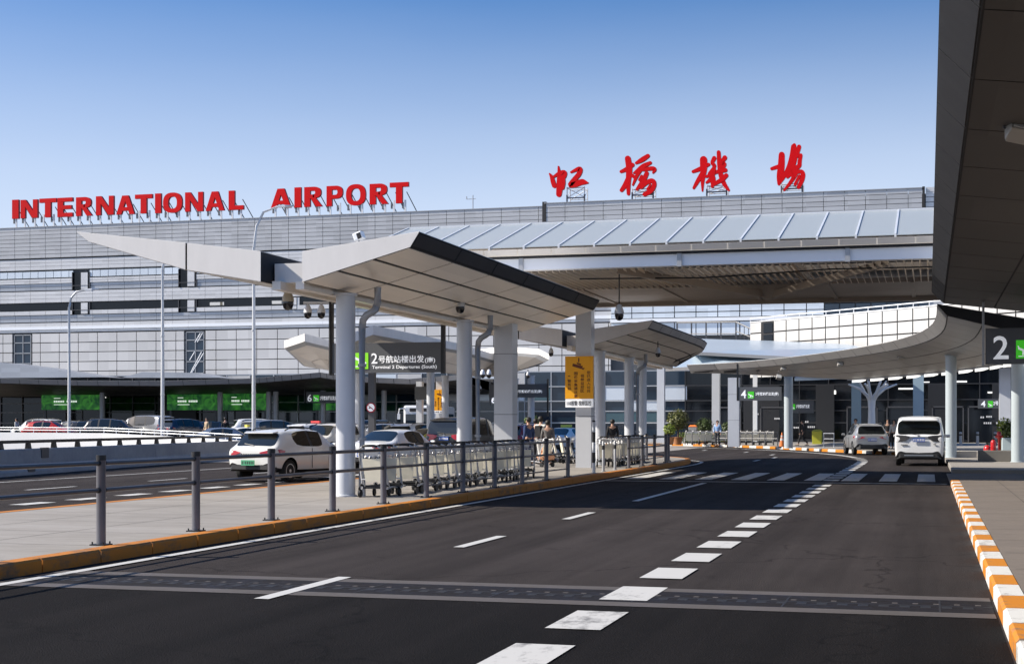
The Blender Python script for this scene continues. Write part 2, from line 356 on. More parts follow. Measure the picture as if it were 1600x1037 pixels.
b = MB(); b.extrude([Vector(p) for p in ((.58, 41.3, .0), (60, 41.3, .0), (60, 50.5, .0), (.58, 50.5, .0))], (0, 0, .03)); struct(b.build('dropped_crossing', mat('dropped_concrete', (.16, .145, .13), .85, var=.15, vs=1)))
# --- painted lines (one sheet of paint 4 mm over the road)
b = MB(); zq = .012
def line_seg(x, y0, y1, wd): b.quad((x - wd / 2, y0, zq), (x + wd / 2, y0, zq), (x + wd / 2, y1, zq), (x - wd / 2, y1, zq))
for k in range(-1, 3): line_seg(-5.94, 12.6 + 6 * k, 14.65 + 6 * k, .15)
line_seg(-5.94, 30.8, 40.9, .15)
for k in range(-2, 26): line_seg(-2.7, 11.4 + 2.0 * k, 12.55 + 2.0 * k, .45) if not 41.2 < 11.4 + 2 * k < 43.4 else None
def ribbon(pts, wd, dash=None, z=zq):
    L = offs(pts, -wd / 2); Q = offs(pts, wd / 2); acc = 0
    for i in range(len(pts) - 1):
        d = (pts[i + 1] - pts[i]).length
        if dash is None or (acc % dash[0]) < dash[1]: b.quad(L[i] + Vector((0, 0, z)), Q[i] + Vector((0, 0, z)), Q[i + 1] + Vector((0, 0, z)), L[i + 1] + Vector((0, 0, z)))
        acc += d
bend = smooth_path([(-2.7, 62.5), (-2.75, 68), (-3.4, 75), (-5.7, 85), (-9.9, 95), (-14.3, 102.5), (-20, 107), (-30, 110), (-70, 111)], 3)
bendr = resample(bend, .5)
ribbon(bendr[:24], .45, (1.5, .8)); ribbon(bendr[24:], .32)
# edge line round the island
el = smooth_path([(-9.0, -6), (-9.0, 56), (-9.05, 61), (-9.5, 65), (-11.6, 69.2), (-14, 69)], 3); ribbon(el, .14)
for x0, y0, y1 in ((-7.4, 66, 68.2), (-7.2, 72, 74), (-8.0, 79, 81.2), (-10.2, 86, 88), (-13.5, 92, 94)): line_seg(x0, y0, y1, .16)
b.quad((-8.9, 41.75, zq), (.5, 41.75, zq), (.5, 42.0, zq), (-8.9, 42.0, zq))
for i in range(9): line_seg(-8.45 + i * 1.05, 43.4, 49.9, .5)
# left roadway
for k in range(0, 32): line_seg(-17.6, 10 + 2.0 * k, 11.1 + 2.0 * k, .4)
for k in range(0, 12): line_seg(-21.4, 20 + 6 * k, 22.2 + 6 * k, .15)
line_seg(-24.9, 8, 60, .15)
struct(b.build('road_markings', line_white))
# ================================================================== GUARD RAILS ON THE ISLAND
def guard_rail(label, ys, x=-9.72, low_from=1e9, ends=None):
    t = thing('guard_rail', label, 'guard rail', (x, ys[0], .15), 'guard rails along the island kerb')
    proto = None
    for y in ys:
        if proto is None:
            b = MB(); b.lathe([(.057, .0), (.057, 1.04), (.06, 1.045), (.06, 1.09), (.03, 1.10)], (0, 0, 0), 14)
            b.box((0, 0, .008), (.2, .2, .016), m=1)
            for sx_ in (-1, 1):
                for sy_ in (-1, 1): b.cyl((sx_ * .075, sy_ * .075, .016), (sx_ * .075, sy_ * .075, .045), .011, 6, 1)
            for zz in (1.0, .67): b.cyl((0, -.085, zz), (0, .085, zz), .034, 10, 1)
            b.lathe([(.061, 1.035), (.061, 1.10), (.02, 1.104)], (0, 0, 0), 14, 1)
            proto = b.mesh('post', [post_m, black_m], smooth=35)
        o = link('post', proto, t); o.location = (0, y - ys[0], 0)
    for zz, rr, yy in ((1.0, .03, ys), (.67, .028, ys), (.24, .018, [y for y in ys if y >= low_from])):
        for a, c in zip(yy, yy[1:]):
            b = MB(); b.cyl((x, a + .08, .15 + zz), (x, c - .08, .15 + zz), rr, 8); b.build('rail', rail_m, t, smooth=40)
    if ends:
        for a, c in ends:
            b = MB(); b.cyl((*a, 1.15), (*c, 1.15), .022, 8); b.cyl((*a, .82), (*c, .82), .022, 8); b.build('rail', rail_m, t, smooth=40)
            o = link('post', proto, t); o.location = (c[0] - x, c[1] - ys[0], 0)
    return t
guard_rail('long dark guard rail on round posts in front of the nearer trolley row', [16.1 + 2.44 * i for i in range(-5, 11)], low_from=27)
guard_rail('short dark guard rail in front of the farther trolley row past the yellow sign', [49.3 + 2.44 * i for i in range(0, 4)], low_from=0,
           ends=[((-9.72, 56.62), (-10.0, 58.9)), ((-10.0, 58.9), (-11.2, 60.6)), ((-11.2, 60.6), (-12.6, 61.4))])
# bollards in the gap by the crossing
def bollard(name, label, x, y, hgt, r, banded, z=.15):
    b = MB(); n = 14
    if banded:
        zz = 0
        for i in range(5):
            b.cyl((x, y, z + hgt * i / 5), (x, y, z + hgt * (i + 1) / 5), r, n, i % 2)
        b.ball((x, y, z + hgt), r, n, 6, 1)
    else:
        b.lathe([(r * 1.7, 0), (r * 1.7, .02), (r, .025), (r, hgt - .03), (r * .6, hgt)], (x, y, z), n, 0)
        b.cyl((x, y, z + hgt * .72), (x, y, z + hgt * .86), r + .003, n, 1, cap=False)
    o = b.build(name, [steel_white if banded else steel_grey, black_m], None, smooth=40)
    o.data.transform(Matrix.Translation((-x, -y, -z))); o.location = (x, y, z)
    return tag(o, label, 'bollard', 'bollards on the pavements')
bollard('bollard', 'tall black and white banded bollard beside the yellow sign pillar', -9.8, 44.2, 1.55, .055, True)
bollard('bollard', 'slim grey bollard nearer the yellow sign pillar', -9.8, 45.6, .95, .045, False)
bollard('bollard', 'slim grey bollard nearer the short guard rail', -9.8, 47.4, .95, .045, False)
# ================================================================== CANOPIES
def panel(b, a, c, d, e, gap=.02, off=.015, m=0):
    """one cladding panel: quad a-c-d-e shrunk by a joint gap and standing off the core along its normal"""
    a, c, d, e = (Vector(p) for p in (a, c, d, e))
    n = (d - a).cross(e - c)
    if n.length < 1e-6: return
    n.normalize(); q = []
    L1 = max((c - a).length, (d - e).length, .01); L2 = max((e - a).length, (d - c).length, .01)
    gu = min(.3, gap / L1); gv = min(.3, gap / L2)
    def bl(u, v): return a * (1 - u) * (1 - v) + c * u * (1 - v) + d * u * v + e * (1 - u) * v
    q = [bl(gu, gv), bl(1 - gu, gv), bl(1 - gu, 1 - gv), bl(gu, 1 - gv)]
    t = [p + n * off for p in q]
    b.add(q + t, [(4, 5, 6, 7), (0, 1, 5, 4), (1, 2, 6, 5), (2, 3, 7, 6), (3, 0, 4, 7)], m)
def lerp(a, c, t): return Vector(a) * (1 - t) + Vector(c) * t
def wing(par, secs, nt, soff, fasc, endm, roofm, gap=.022, name='wing', ends=(True, True)):
    """a tapered canopy wing: secs = [(tip top, tip bottom, root bottom, root top)] along its length"""
    core = MB(); core.loft([list(s) for s in secs], 0); o = core.build(name + '_core', gap_m, par)
    sign = 1
    s0, s1 = secs[0], secs[1]
    nn = (Vector(s1[1]) - Vector(s0[1])).cross(Vector(s0[2]) - Vector(s0[1]))
    fl = nn.z > 0
    b = MB(); f = MB(); r = MB()
    for s, t in zip(secs, secs[1:]):
        for k in range(nt):
            a, c = lerp(s[1], s[2], k / nt), lerp(s[1], s[2], (k + 1) / nt)
            e, d = lerp(t[1], t[2], k / nt), lerp(t[1], t[2], (k + 1) / nt)
            panel(b, *((a, c, d, e) if fl else (a, e, d, c)), gap, .012)
        panel(f, *((s[0], s[1], t[1], t[0]) if fl else (s[0], t[0], t[1], s[1])), gap, .012)
        panel(r, *((s[3], s[0], t[0], t[3]) if fl else (s[3], t[3], t[0], s[0])), .004, .012)
    b.build('soffit', soff, par); f.build('edge_fascia', fasc, par); r.build('roof_sheet', roofm, par)
    for i, en in ((0, ends[0]), (-1, ends[1])):
        if en:
            g = MB()
            s = secs[i]; ot = Vector((0, -.014 if i == 0 else .014, 0))
            q = [Vector(p) + ot for p in s]
            g.extrude(q, ot * -.9); g.build('end_fascia', endm, par)
def gull(label, Y0, Y1, step, fascm, softm, taper=None, left=True, sh=0.0, group='winged canopies over the islands and pavements', dx=0.0, dz=0.0, mirror=1):
    t = thing('gull_wing_canopy', label, 'canopy', (-12 + dx, Y0, 0.15), group)
    n = max(2, round((Y1 - Y0) / step)); ys = [Y0 + (Y1 - Y0) * i / n for i in range(n + 1)]
    def tx(y, x, root):
        if taper is None or y < taper: return x
        k = (y - taper) / (Y1 - taper); return root + (x - root) * math.sqrt(max(0.16, 1 - k ** 3.0))
    P = lambda x, y, z: Vector((x + dx, y, z + dz))
    wing(t, [(P(tx(y, -9.24, -11.6), y, 5.25 - (5.25 - 5.0) * 0), P(tx(y, -9.42, -11.5), y, 4.97), P(-11.62, y, 4.37), P(-11.63, y, 4.95)) for y in ys], 3, softm, fascm, white_panel, white_panel, gap=.04)
    if left:
        for (xa, za, zb, xb, zc, zd) in ((-12.5, 4.98, 4.40, -14.08, 5.19, 4.67), (-14.12, 5.2, 4.68, -16.55, 5.50, 5.30)):
            wing(t, [(P(tx(y, xb, -12.5), y, zc), P(tx(y, xb + (.28 if xb < -15 else 0), -12.5), y, zd), P(tx(y, xa, -12.4), y, zb), P(tx(y, xa, -12.4), y, za)) for y in ys], 1 if xb > -15 else 2, softm, fascia_mid, white_panel, white_panel)
    # box gutter between the wings
    b = MB(); b.span((-12.46 + dx, Y0 + .55, 4.42 + dz), (-11.66 + dx, Y1 - .3, 4.80 + dz)); b.build('gutter', white_panel, t)
    b = MB(); b.span((-12.40 + dx, Y0 + .3, 4.26 + dz), (-12.22 + dx, Y1 - .2, 4.43 + dz)); b.span((-11.9 + dx, Y0 + .3, 4.26 + dz), (-11.72 + dx, Y1 - .2, 4.41 + dz))
    for y in ys[:-1]: b.span((-12.22 + dx, y + 1.2, 4.30 + dz), (-11.9 + dx, y + 1.4, 4.41 + dz))
    b.build('gutter_beam', soffit_m, t)
    return t
def round_column(par, x, y, ztop, r=.2, z=.15, pipe=None, m=None):
    b = MB(); b.lathe([(r + .03, 0), (r + .03, .03), (r, .04), (r, ztop - z - .05), (r + .05, ztop - z - .04), (r + .05, ztop - z)], (x, y, z), 24)
    b.build('column', m or steel_white, par, smooth=35)
    if pipe:
        px_ = x + pipe; b = MB(); rr = .075
        b.tube([(px_, y, z), (px_, y, ztop - .72), (px_ + .02, y, ztop - .55), (px_ + .1, y, ztop - .45), (px_ + .2, y, ztop - .40), (px_ + .28, y + .02, ztop - .34), (px_ + .32, y + .05, ztop - .2), (px_ + .32, y + .05, ztop + .12)], rr, 12)
        for zz in (1.3, 2.8): b.cyl((px_, y, zz), (px_, y, zz + .06), rr + .012, 12)
        b.build('drain_pipe', steel_grey, par, smooth=60)
def square_column(par, x, y, ztop, w_=.5, d_=.5, z=.15, m=None):
    b = MB(); b.span((x - w_ / 2, y - d_ / 2, z), (x + w_ / 2, y + d_ / 2, ztop))
    for zz in (1.9, 3.6):
        b.span((x - w_ / 2 - .003, y - d_ / 2 - .003, zz), (x + w_ / 2 + .003, y + d_ / 2 + .003, zz + .012), 1)
    b.build('column', [m or steel_white, gap_m], par)
can1 = gull('nearest winged canopy on the island with dark right edge and long left wing', 26.5, 42.5, 2.9, fascia_dark, soffit_m)
round_column(can1, -11.5, 28.4, 4.3, .2, pipe=.36)
round_column(can1, -11.5, 36.5, 4.3, .2, pipe=.36)
can2 = gull('second winged canopy on the island with a rounded grey tip', 51.2, 70.5, 2.1, fascia_mid, cellmat('soffit_panel_light', (.48, .45, .41), (.73, 2.15, 9), .4, 0.0, .12), taper=60)
for yy in (52.9, 58.4, 61.2): round_column(can2, -11.5, yy, 4.3, .19, pipe=.34 if yy == 58.4 else None)
# --- right-hand canopy along the pavement
rc = thing('pavement_canopy', 'dark edged canopy over the right pavement reaching above the camera', 'canopy', (3.5, -5, .15), 'winged canopies over the islands and pavements')
ys = [-8 + 2.65 * i for i in range(21)]
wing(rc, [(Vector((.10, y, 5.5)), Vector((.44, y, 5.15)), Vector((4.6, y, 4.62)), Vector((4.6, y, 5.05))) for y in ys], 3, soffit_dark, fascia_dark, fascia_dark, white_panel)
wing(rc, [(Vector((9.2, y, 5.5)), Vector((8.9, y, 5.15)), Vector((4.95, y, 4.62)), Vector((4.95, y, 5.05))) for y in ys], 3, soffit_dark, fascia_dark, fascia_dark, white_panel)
b = MB(); b.span((4.62, -8, 4.55), (4.93, 45, 4.8)); b.build('gutter', white_panel, rc)
for yy in (8, 20, 32, 43): round_column(rc, 4.78, yy, 4.55, .2)
# --- curved terminal canopy that follows the bend
edge = smooth_path([(.28, 49.8), (.3, 56), (.15, 60.4), (-.31, 65.2), (-1.44, 71.0), (-3.06, 76.2), (-5.4, 82.2), (-9.0, 89.4), (-11.9, 93.6), (-14.6, 96.0), (-17.2, 96.6)], 2)
edge = resample(edge, 2.4)
ct = thing('curved_canopy', 'long curved grey canopy over the kerb where the road bends left', 'canopy', (4, 60, .15), 'winged canopies over the islands and pavements')
n_e = len(edge)
def tw(i): return 1 if i < n_e - 6 else max(.12, (n_e - 1 - i) / 5.0)
in3 = offs(edge, 3.6); in03 = offs(edge, .32); in12 = offs(edge, 12.0)
gut = [edge[i].lerp(in3[i], tw(i)) for i in range(n_e)]
zz = Vector((0, 0, 1))
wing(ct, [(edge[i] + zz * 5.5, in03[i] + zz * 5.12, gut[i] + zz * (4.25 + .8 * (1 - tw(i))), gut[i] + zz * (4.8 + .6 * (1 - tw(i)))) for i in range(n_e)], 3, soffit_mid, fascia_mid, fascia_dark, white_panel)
gb = [g + (in3[i] - edge[i]).normalized() * .5 for i, g in enumerate(gut)]
b = MB(); b.loft([[gut[i] + zz * 4.18, gb[i] + zz * 4.18, gb[i] + zz * 4.4, gut[i] + zz * 4.4] for i in range(n_e - 5)]); b.build('gutter', steel_grey, ct)
# the blue-white roof that climbs behind the gutter towards the terminal
sky_roof = mat('roof_sheet_blue', (0.50, 0.58, 0.64), 0.25, metal=.3, var=.05, vs=.4)
b = MB(); b.loft([[gb[i] + zz * 4.5, gb[i].lerp(in12[i], .35) + zz * 5.9, gb[i].lerp(in12[i], .36) + zz * 6.15, gb[i].lerp(in12[i], 1.0) + zz * 7.3, gb[i].lerp(in12[i], 1.0) + zz * 7.1, gb[i] + zz * 4.3] for i in range(4, n_e - 3)]); b.build('roof_sheet', sky_roof, ct)
b = MB()
for i in range(4, n_e - 4):
    a, c = gb[i].lerp(in12[i], .352), gb[i + 1].lerp(in12[i + 1], .352)
    b.quad(a + zz * 5.94, c + zz * 5.94, c + zz * 6.16, a + zz * 6.16)
b.build('roof_upstand', fascia_mid, ct)
tube_lit = mat('strip_light', (.9, .9, .88), .4, emit=(1, .97, .9), es=.8)
for i in range(0, n_e - 6):
    a, c = gut[i].lerp(gut[i + 1], .2), gut[i].lerp(gut[i + 1], .74); nrm = (in3[i] - edge[i]).normalized()
    b = MB(); b.loft([[p + nrm * .02 + zz * 4.04, p + nrm * .26 + zz * 4.12, p + nrm * .26 + zz * 4.17, p + nrm * .02 + zz * 4.20] for p in (a, c)]); b.build('strip_light', tube_lit, ct)
for px_, d_, sq in ((1147, 98, 1), (1232, 92, 0), (1486, 66, 0), (1590, 58, 0)):
    p = at(px_, 663, d_)
    if sq: square_column(ct, p.x, p.y, 4.7, .72, .72)
    else: round_column(ct, p.x, p.y, 4.7, .27 if px_ < 1400 else .24, m=mat('column_grey_blue', (.40, .455, .48), .4, var=.05, vs=.7))
for pts_ in ((at(1080, 549, 101), at(1245, 557.5, 99), at(1356, 543.5, 103), at(1322, 537.5, 110), at(1200, 532, 116), at(1092, 529, 118)), (at(1040, 575, 101), at(1175, 567, 98), at(1262, 557.5, 98), at(1235, 554.5, 101), at(1088, 549.5, 103))):
    b = MB(); b.extrude(pts_, (0, 0, -.22), 0, 1); b.build('upper_roof_sheet', [sky_roof, fascia_mid], ct)
# --- canopies of the farther island on the left
def leaf(label, pts, thick, colpos, softm=soffit_m, fm=white_panel):
    """slab canopy with a free outline: pts = top edge points, the underside set in a little"""
    c = sum((Vector(p) for p in pts), Vector()) / len(pts)
    t = thing('leaf_canopy', label, 'canopy', (c.x, c.y, .15), 'winged canopies over the islands and pavements')
    top = [Vector(p) for p in pts]; bot = [p - zz * thick for p in top]; low = [lerp(p, c, .09) - zz * (thick + .10) for p in top]
    n = len(top)
    b = MB(); b.add(top + bot, [(i, (i + 1) % n, n + (i + 1) % n, n + i) for i in range(n)]); b.build('edge_fascia', fm, t)
    b = MB(); b.add(bot + low, [(i, (i + 1) % n, n + (i + 1) % n, n + i) for i in range(n)]); b.build('edge_trim', steel_grey, t)
    cl = c - zz * (thick + .75)
    b = MB()
    for i in range(n):
        a, d = low[i], low[(i + 1) % n]
        for u0, u1 in ((0, .5), (.5, 1)):
            b.add([lerp(a, cl, u0), lerp(d, cl, u0), lerp(d, cl, u1 - .012), lerp(a, cl, u1 - .012)], [(0, 1, 2, 3)])
    b.build('soffit', softm, t)
    b = MB(); b.add(top + [c + zz * .1], [(i, (i + 1) % n, n) for i in range(n)]); b.build('roof_sheet', white_panel, t)
    for x, y in colpos: round_column(t, x, y, cl.z + .1, .2)
    return t
leaf('white leaf shaped canopy beyond the left roadway, left of the two peaked ones', [at(444, 532, 64), at(476, 521, 63), at(520, 533, 70), at(600, 556, 86), at(560, 560, 88), at(473, 561, 80)], .33, [(-30, 76)])
leaf('white peaked canopy behind the large green and grey departures sign', [at(548, 521, 57), at(583, 508, 57), at(720, 537, 74), at(800, 562, 92), at(740, 575, 100), at(600, 552, 84)], .36, [(-24.5, 72), (-27, 82)])
leaf('pale canopy with a rounded lit belly seen between the two island canopies', [at(700, 552, 88), at(786, 541, 84), at(842, 545, 78), at(858, 553, 77), at(846, 560, 80), at(806, 567, 88), at(740, 580, 98), at(690, 575, 98)], .30, [(-22.5, 84.5), (-25, 90)], soffit_mid)
# ================================================================== GLASS ROOFED CANOPY ACROSS THE ROAD
sky_glass = mat('skylight_glass', (0.48, 0.52, 0.535), 0.3, spec=.3, alpha=.62)
louvre_m = mat('louvre_metal', (0.74, 0.64, 0.52), 0.5, metal=.2)
bronze = mat('soffit_bronze', (0.34, 0.285, 0.23), 0.5, metal=.2, var=.08, vs=.5)
beam_white = mat('beam_white', (0.80, 0.82, 0.84), 0.35, var=.03, vs=.4)
gutter_m = cellmat('gutter_panel', (0.62, 0.58, 0.52), (.95, 9, 9), .4, .2, .10)
br = thing('glass_roof_canopy', 'long glass roofed canopy spanning the road with slatted underside', 'canopy', (-4, 45, .15), 'winged canopies over the islands and pavements')
X0, X1 = -15.5, 9.0; YF, YB = 39.1, 50.6
b = MB(); b.span((X0, YF, 5.83), (X1, YF + .35, 6.14)); b.build('front_beam', beam_white, br)
b = MB()
for i in range(6):
    xa = X0 + .4 + i * 4.35; b.span((xa, YF - .06, 5.80), (xa + .12, YF - .002, 6.17))
b.build('beam_joint', steel_grey, br)
b = MB(); b.span((X0, YF - .1, 6.15), (X1, YF + .3, 6.19)); b.build('drip_edge', gap_m, br)
b = MB(); x = X0
while x < X1: panel(b, (x, YF - .14, 6.20), (x + .95, YF - .14, 6.20), (x + .95, YF - .20, 6.40), (x, YF - .20, 6.40), .02, .01); x += .95
b.span((X0, YF - .13, 6.20), (X1, YF + .25, 6.38)); b.build('gutter_fascia', gutter_m, br)
ZL, ZR, YR = 6.43, 7.66, 43.4
n = 25; pw_ = (X1 - X0) / n
for i in range(n):
    xa, xb = X0 + i * pw_ + .025, X0 + (i + 1) * pw_ - .025
    b = MB(); b.loft([[(xa, YF - .1, ZL), (xb, YF - .1, ZL), (xb, YF - .1, ZL + .02), (xa, YF - .1, ZL + .02)], [(xa, YR, ZR), (xb, YR, ZR), (xb, YR, ZR + .02), (xa, YR, ZR + .02)]]); b.build('roof_pane', sky_glass, br)
for i in range(n + 1):
    b = MB(); xa = X0 + i * pw_; b.loft([[(xa - .025, YF - .1, ZL - .06), (xa + .025, YF - .1, ZL - .06), (xa + .025, YF - .1, ZL + .045), (xa - .025, YF - .1, ZL + .045)], [(xa - .025, YR, ZR - .06), (xa + .025, YR, ZR - .06), (xa + .025, YR, ZR + .045), (xa - .025, YR, ZR + .045)]]); b.build('roof_rafter', steel_white, br)
b = MB(); b.span((X0, YR, ZR - .08), (X1, YR + .12, ZR + .06)); b.build('ridge_beam', steel_white, br)
b = MB(); b.loft([[(X0, YR + .12, ZR), (X1, YR + .12, ZR), (X1, YR + .12, ZR - .05), (X0, YR + .12, ZR - .05)], [(X0, YB, 6.5), (X1, YB, 6.5), (X1, YB, 6.45), (X0, YB, 6.45)]]); b.build('rear_roof', white_panel, br)
b = MB(); x = X0 + .1
while x < X1: b.box((x, 42.6, 5.87), (.018, 5.6, .11), ry=-.3); x += .2
b.build('louvre', louvre_m, br)
b = MB(); b.span((X0, 45.4, 5.84), (X1, YB, 5.98))
for k in range(10): b.span((X0 + k * 2.5, 45.3, 5.80), (X0 + k * 2.5 + .12, YB, 5.838))
b.build('soffit', bronze, br)
b = MB(); b.span((X0, YB - .02, 5.7), (X1, YB + .25, 6.3)); b.build('rear_beam', bronze, br)
b = MB()
for i in range(7): b.span((X0 + .2 + i * 3.9, YF + .36, 5.98), (X0 + .36 + i * 3.9, YB, 6.15))
b.span((X0, 43.3, 6.0), (X1, 43.5, 6.2)); b.build('cross_beam', louvre_m, br)
for xc in (-4.6, 3.8):
    for sg in (-1, 1):
        b = MB(); b.loft([[(xc + sg * .1, 44.9, 5.42), (xc + sg * .1, 45.2, 5.42), (xc + sg * .1, 45.2, 5.62), (xc + sg * .1, 44.9, 5.62)], [(xc + sg * 3.6, 39.9, 5.76), (xc + sg * 3.6, 40.2, 5.76), (xc + sg * 3.6, 40.2, 5.95), (xc + sg * 3.6, 39.9, 5.95)]]); b.build('strut', bronze, br)
    b = MB(); b.loft([[(xc - .9, 44.7, 5.8), (xc + .9, 44.7, 5.8), (xc + .9, 45.4, 5.8), (xc - .9, 45.4, 5.8)], [(xc - .12, 44.9, 5.38), (xc + .12, 44.9, 5.38), (xc + .12, 45.2, 5.38), (xc - .12, 45.2, 5.38)]]); b.build('strut_node', bronze, br)
    b = MB(); b.cyl((xc, 45, 5.6), (xc, 45, 6.1), .07, 10); b.build('hanger', steel_grey, br)
b = MB(); b.tube([(-9.5, 41, 5.74), (-6, 41.2, 5.70), (-2.5, 40.6, 5.78), (1, 40.4, 5.74), (6, 40.2, 5.77)], .022, 6); b.build('cable', black_m, br)
for (x_, y_) in ((-11.5, 40.4), (-11.3, 49.6)): square_column(br, x_, y_, 5.9, .54, .54)
for (x_, y_) in ((6.8, 40.4), (6.8, 49.6)): square_column(br, x_, y_, 5.9, .54, .54)
# ================================================================== TERMINAL BUILDING
slat_m = cellmat('facade_slat', (0.45, 0.445, 0.44), (2.02, 50, .444), .35, .35, .16)
slat_lt = cellmat('facade_slat_light', (0.60, 0.59, 0.58), (2.02, 50, .45), .32, .3, .12)
slat_bl = cellmat('facade_slat_blue', (0.37, 0.385, 0.41), (2.02, 50, .4), .3, .4, .14)
pan_m = cellmat('facade_panel', (0.57, 0.555, 0.535), (2.47, 50, 1.1), .35, .25, .13)
gls_lt = cellmat('facade_glass_pale', (0.62, 0.67, 0.72), (2.2, 50, 1.2), .18, .2, .12, spec=.8)
gls_dk = mat('glass_dark', (0.006, 0.008, 0.011), 0.06, spec=.4)
gls_navy = mat('glass_navy', (0.012, 0.026, 0.045), 0.08, spec=.7, var=.3, vs=.3)
FY = 150.0
def fx(px): return aty(px, 600, FY).x
XL, XR, XM, XG = -128.0, 24.0, fx(852), fx(955)
TB = thing('terminal_building', 'long grey airport terminal clad in metal slats behind the forecourt', 'building', (-50, 150, .15))
b = MB(); b.span((XL, FY + .25, .15), (XR, FY + 30, 24.1)); b.build('wall', mat('cladding_rail', (.07, .075, .08), .7), TB)
holes = [(fx(114), fx(140.5), 17.0, 19.0), (fx(280), fx(307), 17.0, 19.0), (fx(114), fx(140.5), 14.2, 15.55), (fx(280), fx(307), 14.2, 15.55), (fx(450), fx(464), 14.2, 15.55)]
tall = [(fx(20), fx(51.5), 6.4, 12.0), (fx(288), fx(322), 6.4, 12.0)]
def band(name, m, z0, z1, rows, cw, x0=XL, x1=XR, proud=.12, gap=.05, hole=(), vg=.05, off=0.0):
    b = MB(); h = (z1 - z0) / rows
    for r in range(rows):
        x = x0 + off
        zc, zd = z0 + r * h + vg / 2, z0 + (r + 1) * h - vg / 2
        while x < x1 - .05:
            xe = min(x + cw, x1); segs = [(x + gap / 2, xe - gap / 2)]
            for (ha, hb, hc, hd) in hole:
                if zd > hc and zc < hd:
                    ns = []
                    for (a, c) in segs:
                        if hb <= a or ha >= c: ns.append((a, c))
                        else:
                            if a < ha - .1: ns.append((a, ha))
                            if c > hb + .1: ns.append((hb, c))
                    segs = ns
            for (a, c) in segs: b.span((a, FY - proud, zc), (c, FY + .2, zd))
            x += cw
    return b.build(name, m, TB)
XS = XM
band('slat_cladding', slat_m, 20.75, 24.3, 8, 2.02, XL, XM - .2, .12, .045, vg=.045)
band('slat_cladding', slat_m, 20.75, 24.55, 8, 2.02, XM + .2, fx(1441), .45, .045, vg=.05)
b = MB(); b.span((XM - .2, FY - .5, 20.7), (XM + .2, FY + 1, 24.75)); b.span((fx(1441), FY - .5, 20.7), (fx(1441) + .25, FY + 1, 24.7)); b.build('cladding_joint', gap_m, TB)
band('slat_cladding', slat_lt, 20.75, 24.7, 8, 2.02, fx(1441) + .3, XR, .1, .06, vg=.06)
b = MB(); b.span((XL, FY - .2, 24.3), (XM, FY + .8, 24.38)); b.span((XM, FY - .55, 24.55), (fx(1441), FY + .8, 24.63)); b.build('parapet_cap', steel_grey, TB)
band('inclined_band', slat_lt, 19.38, 20.62, 3, 2.02, vg=.03, proud=.02, gap=.03)
band('window_band', gls_lt, 18.45, 19.22, 1, 1.01, proud=.05, hole=holes, gap=.07)
band('slat_cladding', slat_lt, 17.8, 18.36, 2, 2.02, hole=holes, gap=.04, vg=.03)
band('slat_cladding', slat_bl, 17.02, 17.8, 2, 2.02, hole=holes, gap=.03, vg=.04, proud=-.02)
band('inclined_band', slat_lt, 15.62, 16.93, 3, 2.02, vg=.03, proud=.03, gap=.03)
b = MB(); b.span((XL, FY + .05, 14.72), (XG, FY + .22, 15.55)); b.build('ribbon_window', gls_dk, TB)
band('slat_cladding', slat_lt, 14.18, 14.68, 1, 2.02, XL, XG, hole=holes, gap=.04)
band('slat_cladding', slat_bl, 13.38, 14.16, 2, 2.02, XL, XG, gap=.03, vg=.04, proud=-.02)
band('inclined_band', slat_lt, 12.85, 13.30, 1, 2.02, XL, XG, vg=.03, proud=.02, gap=.02)
band('inclined_band', beam_white, 12.52, 12.85, 1, 8.08, XL, XG, vg=.0, proud=.16, gap=.02)
band('inclined_band', slat_lt, 12.2, 12.5, 1, 2.02, XL, XG, vg=.02, proud=.02, gap=.02)
band('panel_cladding', pan_m, 6.6, 12.1, 5, 2.47, XL, XG, hole=tall, gap=.085, vg=.085)
XD0, XD1 = fx(1288), fx(1452)
band('curtain_glazing', gls_lt, 13.0, 14.7, 1, 2.2, XG, XD0, gap=.09, vg=.10, proud=.25)
band('curtain_glazing', gls_lt, 12.45, 13.0, 1, 2.2, XG, XD0, gap=.09, vg=.08, proud=.25)
band('curtain_glazing', gls_lt, 10.6, 12.0, 1, 2.2, XG, XD0, gap=.09, vg=.08, proud=.25)
band('curtain_glazing', gls_navy, 12.45, 14.7, 2, 1.5, XD0, XD1, gap=.09, vg=.09, proud=.25)
band('slat_cladding', slat_m, 10.5, 14.7, 8, 2.02, XD1, XR, gap=.05)
b = MB(); b.span((XG, FY - .5, 12.05), (XD0, FY + .2, 12.4)); b.build('ledge', beam_white, TB)
for (ha, hb, hc, hd) in holes:
    b = MB(); b.span((ha, FY + .1, hc), (hb, FY + .24, hd)); o = b.build('window', gls_dk, TB)
    b = MB(); m_ = (ha + hb) / 2
    b.span((m_, FY - .1, hc + .05), (m_ + .85, FY + .08, hd - .05)); b.build('window_column', slat_lt, o)
    b = MB(); b.span((ha, FY - .14, hc + .45), (hb, FY - .1, hc + .5)); b.span((ha - .06, FY - .14, hc), (ha, FY + .2, hd)); b.span((hb, FY - .14, hc), (hb + .06, FY + .2, hd)); b.build('frame', steel_dark, o)
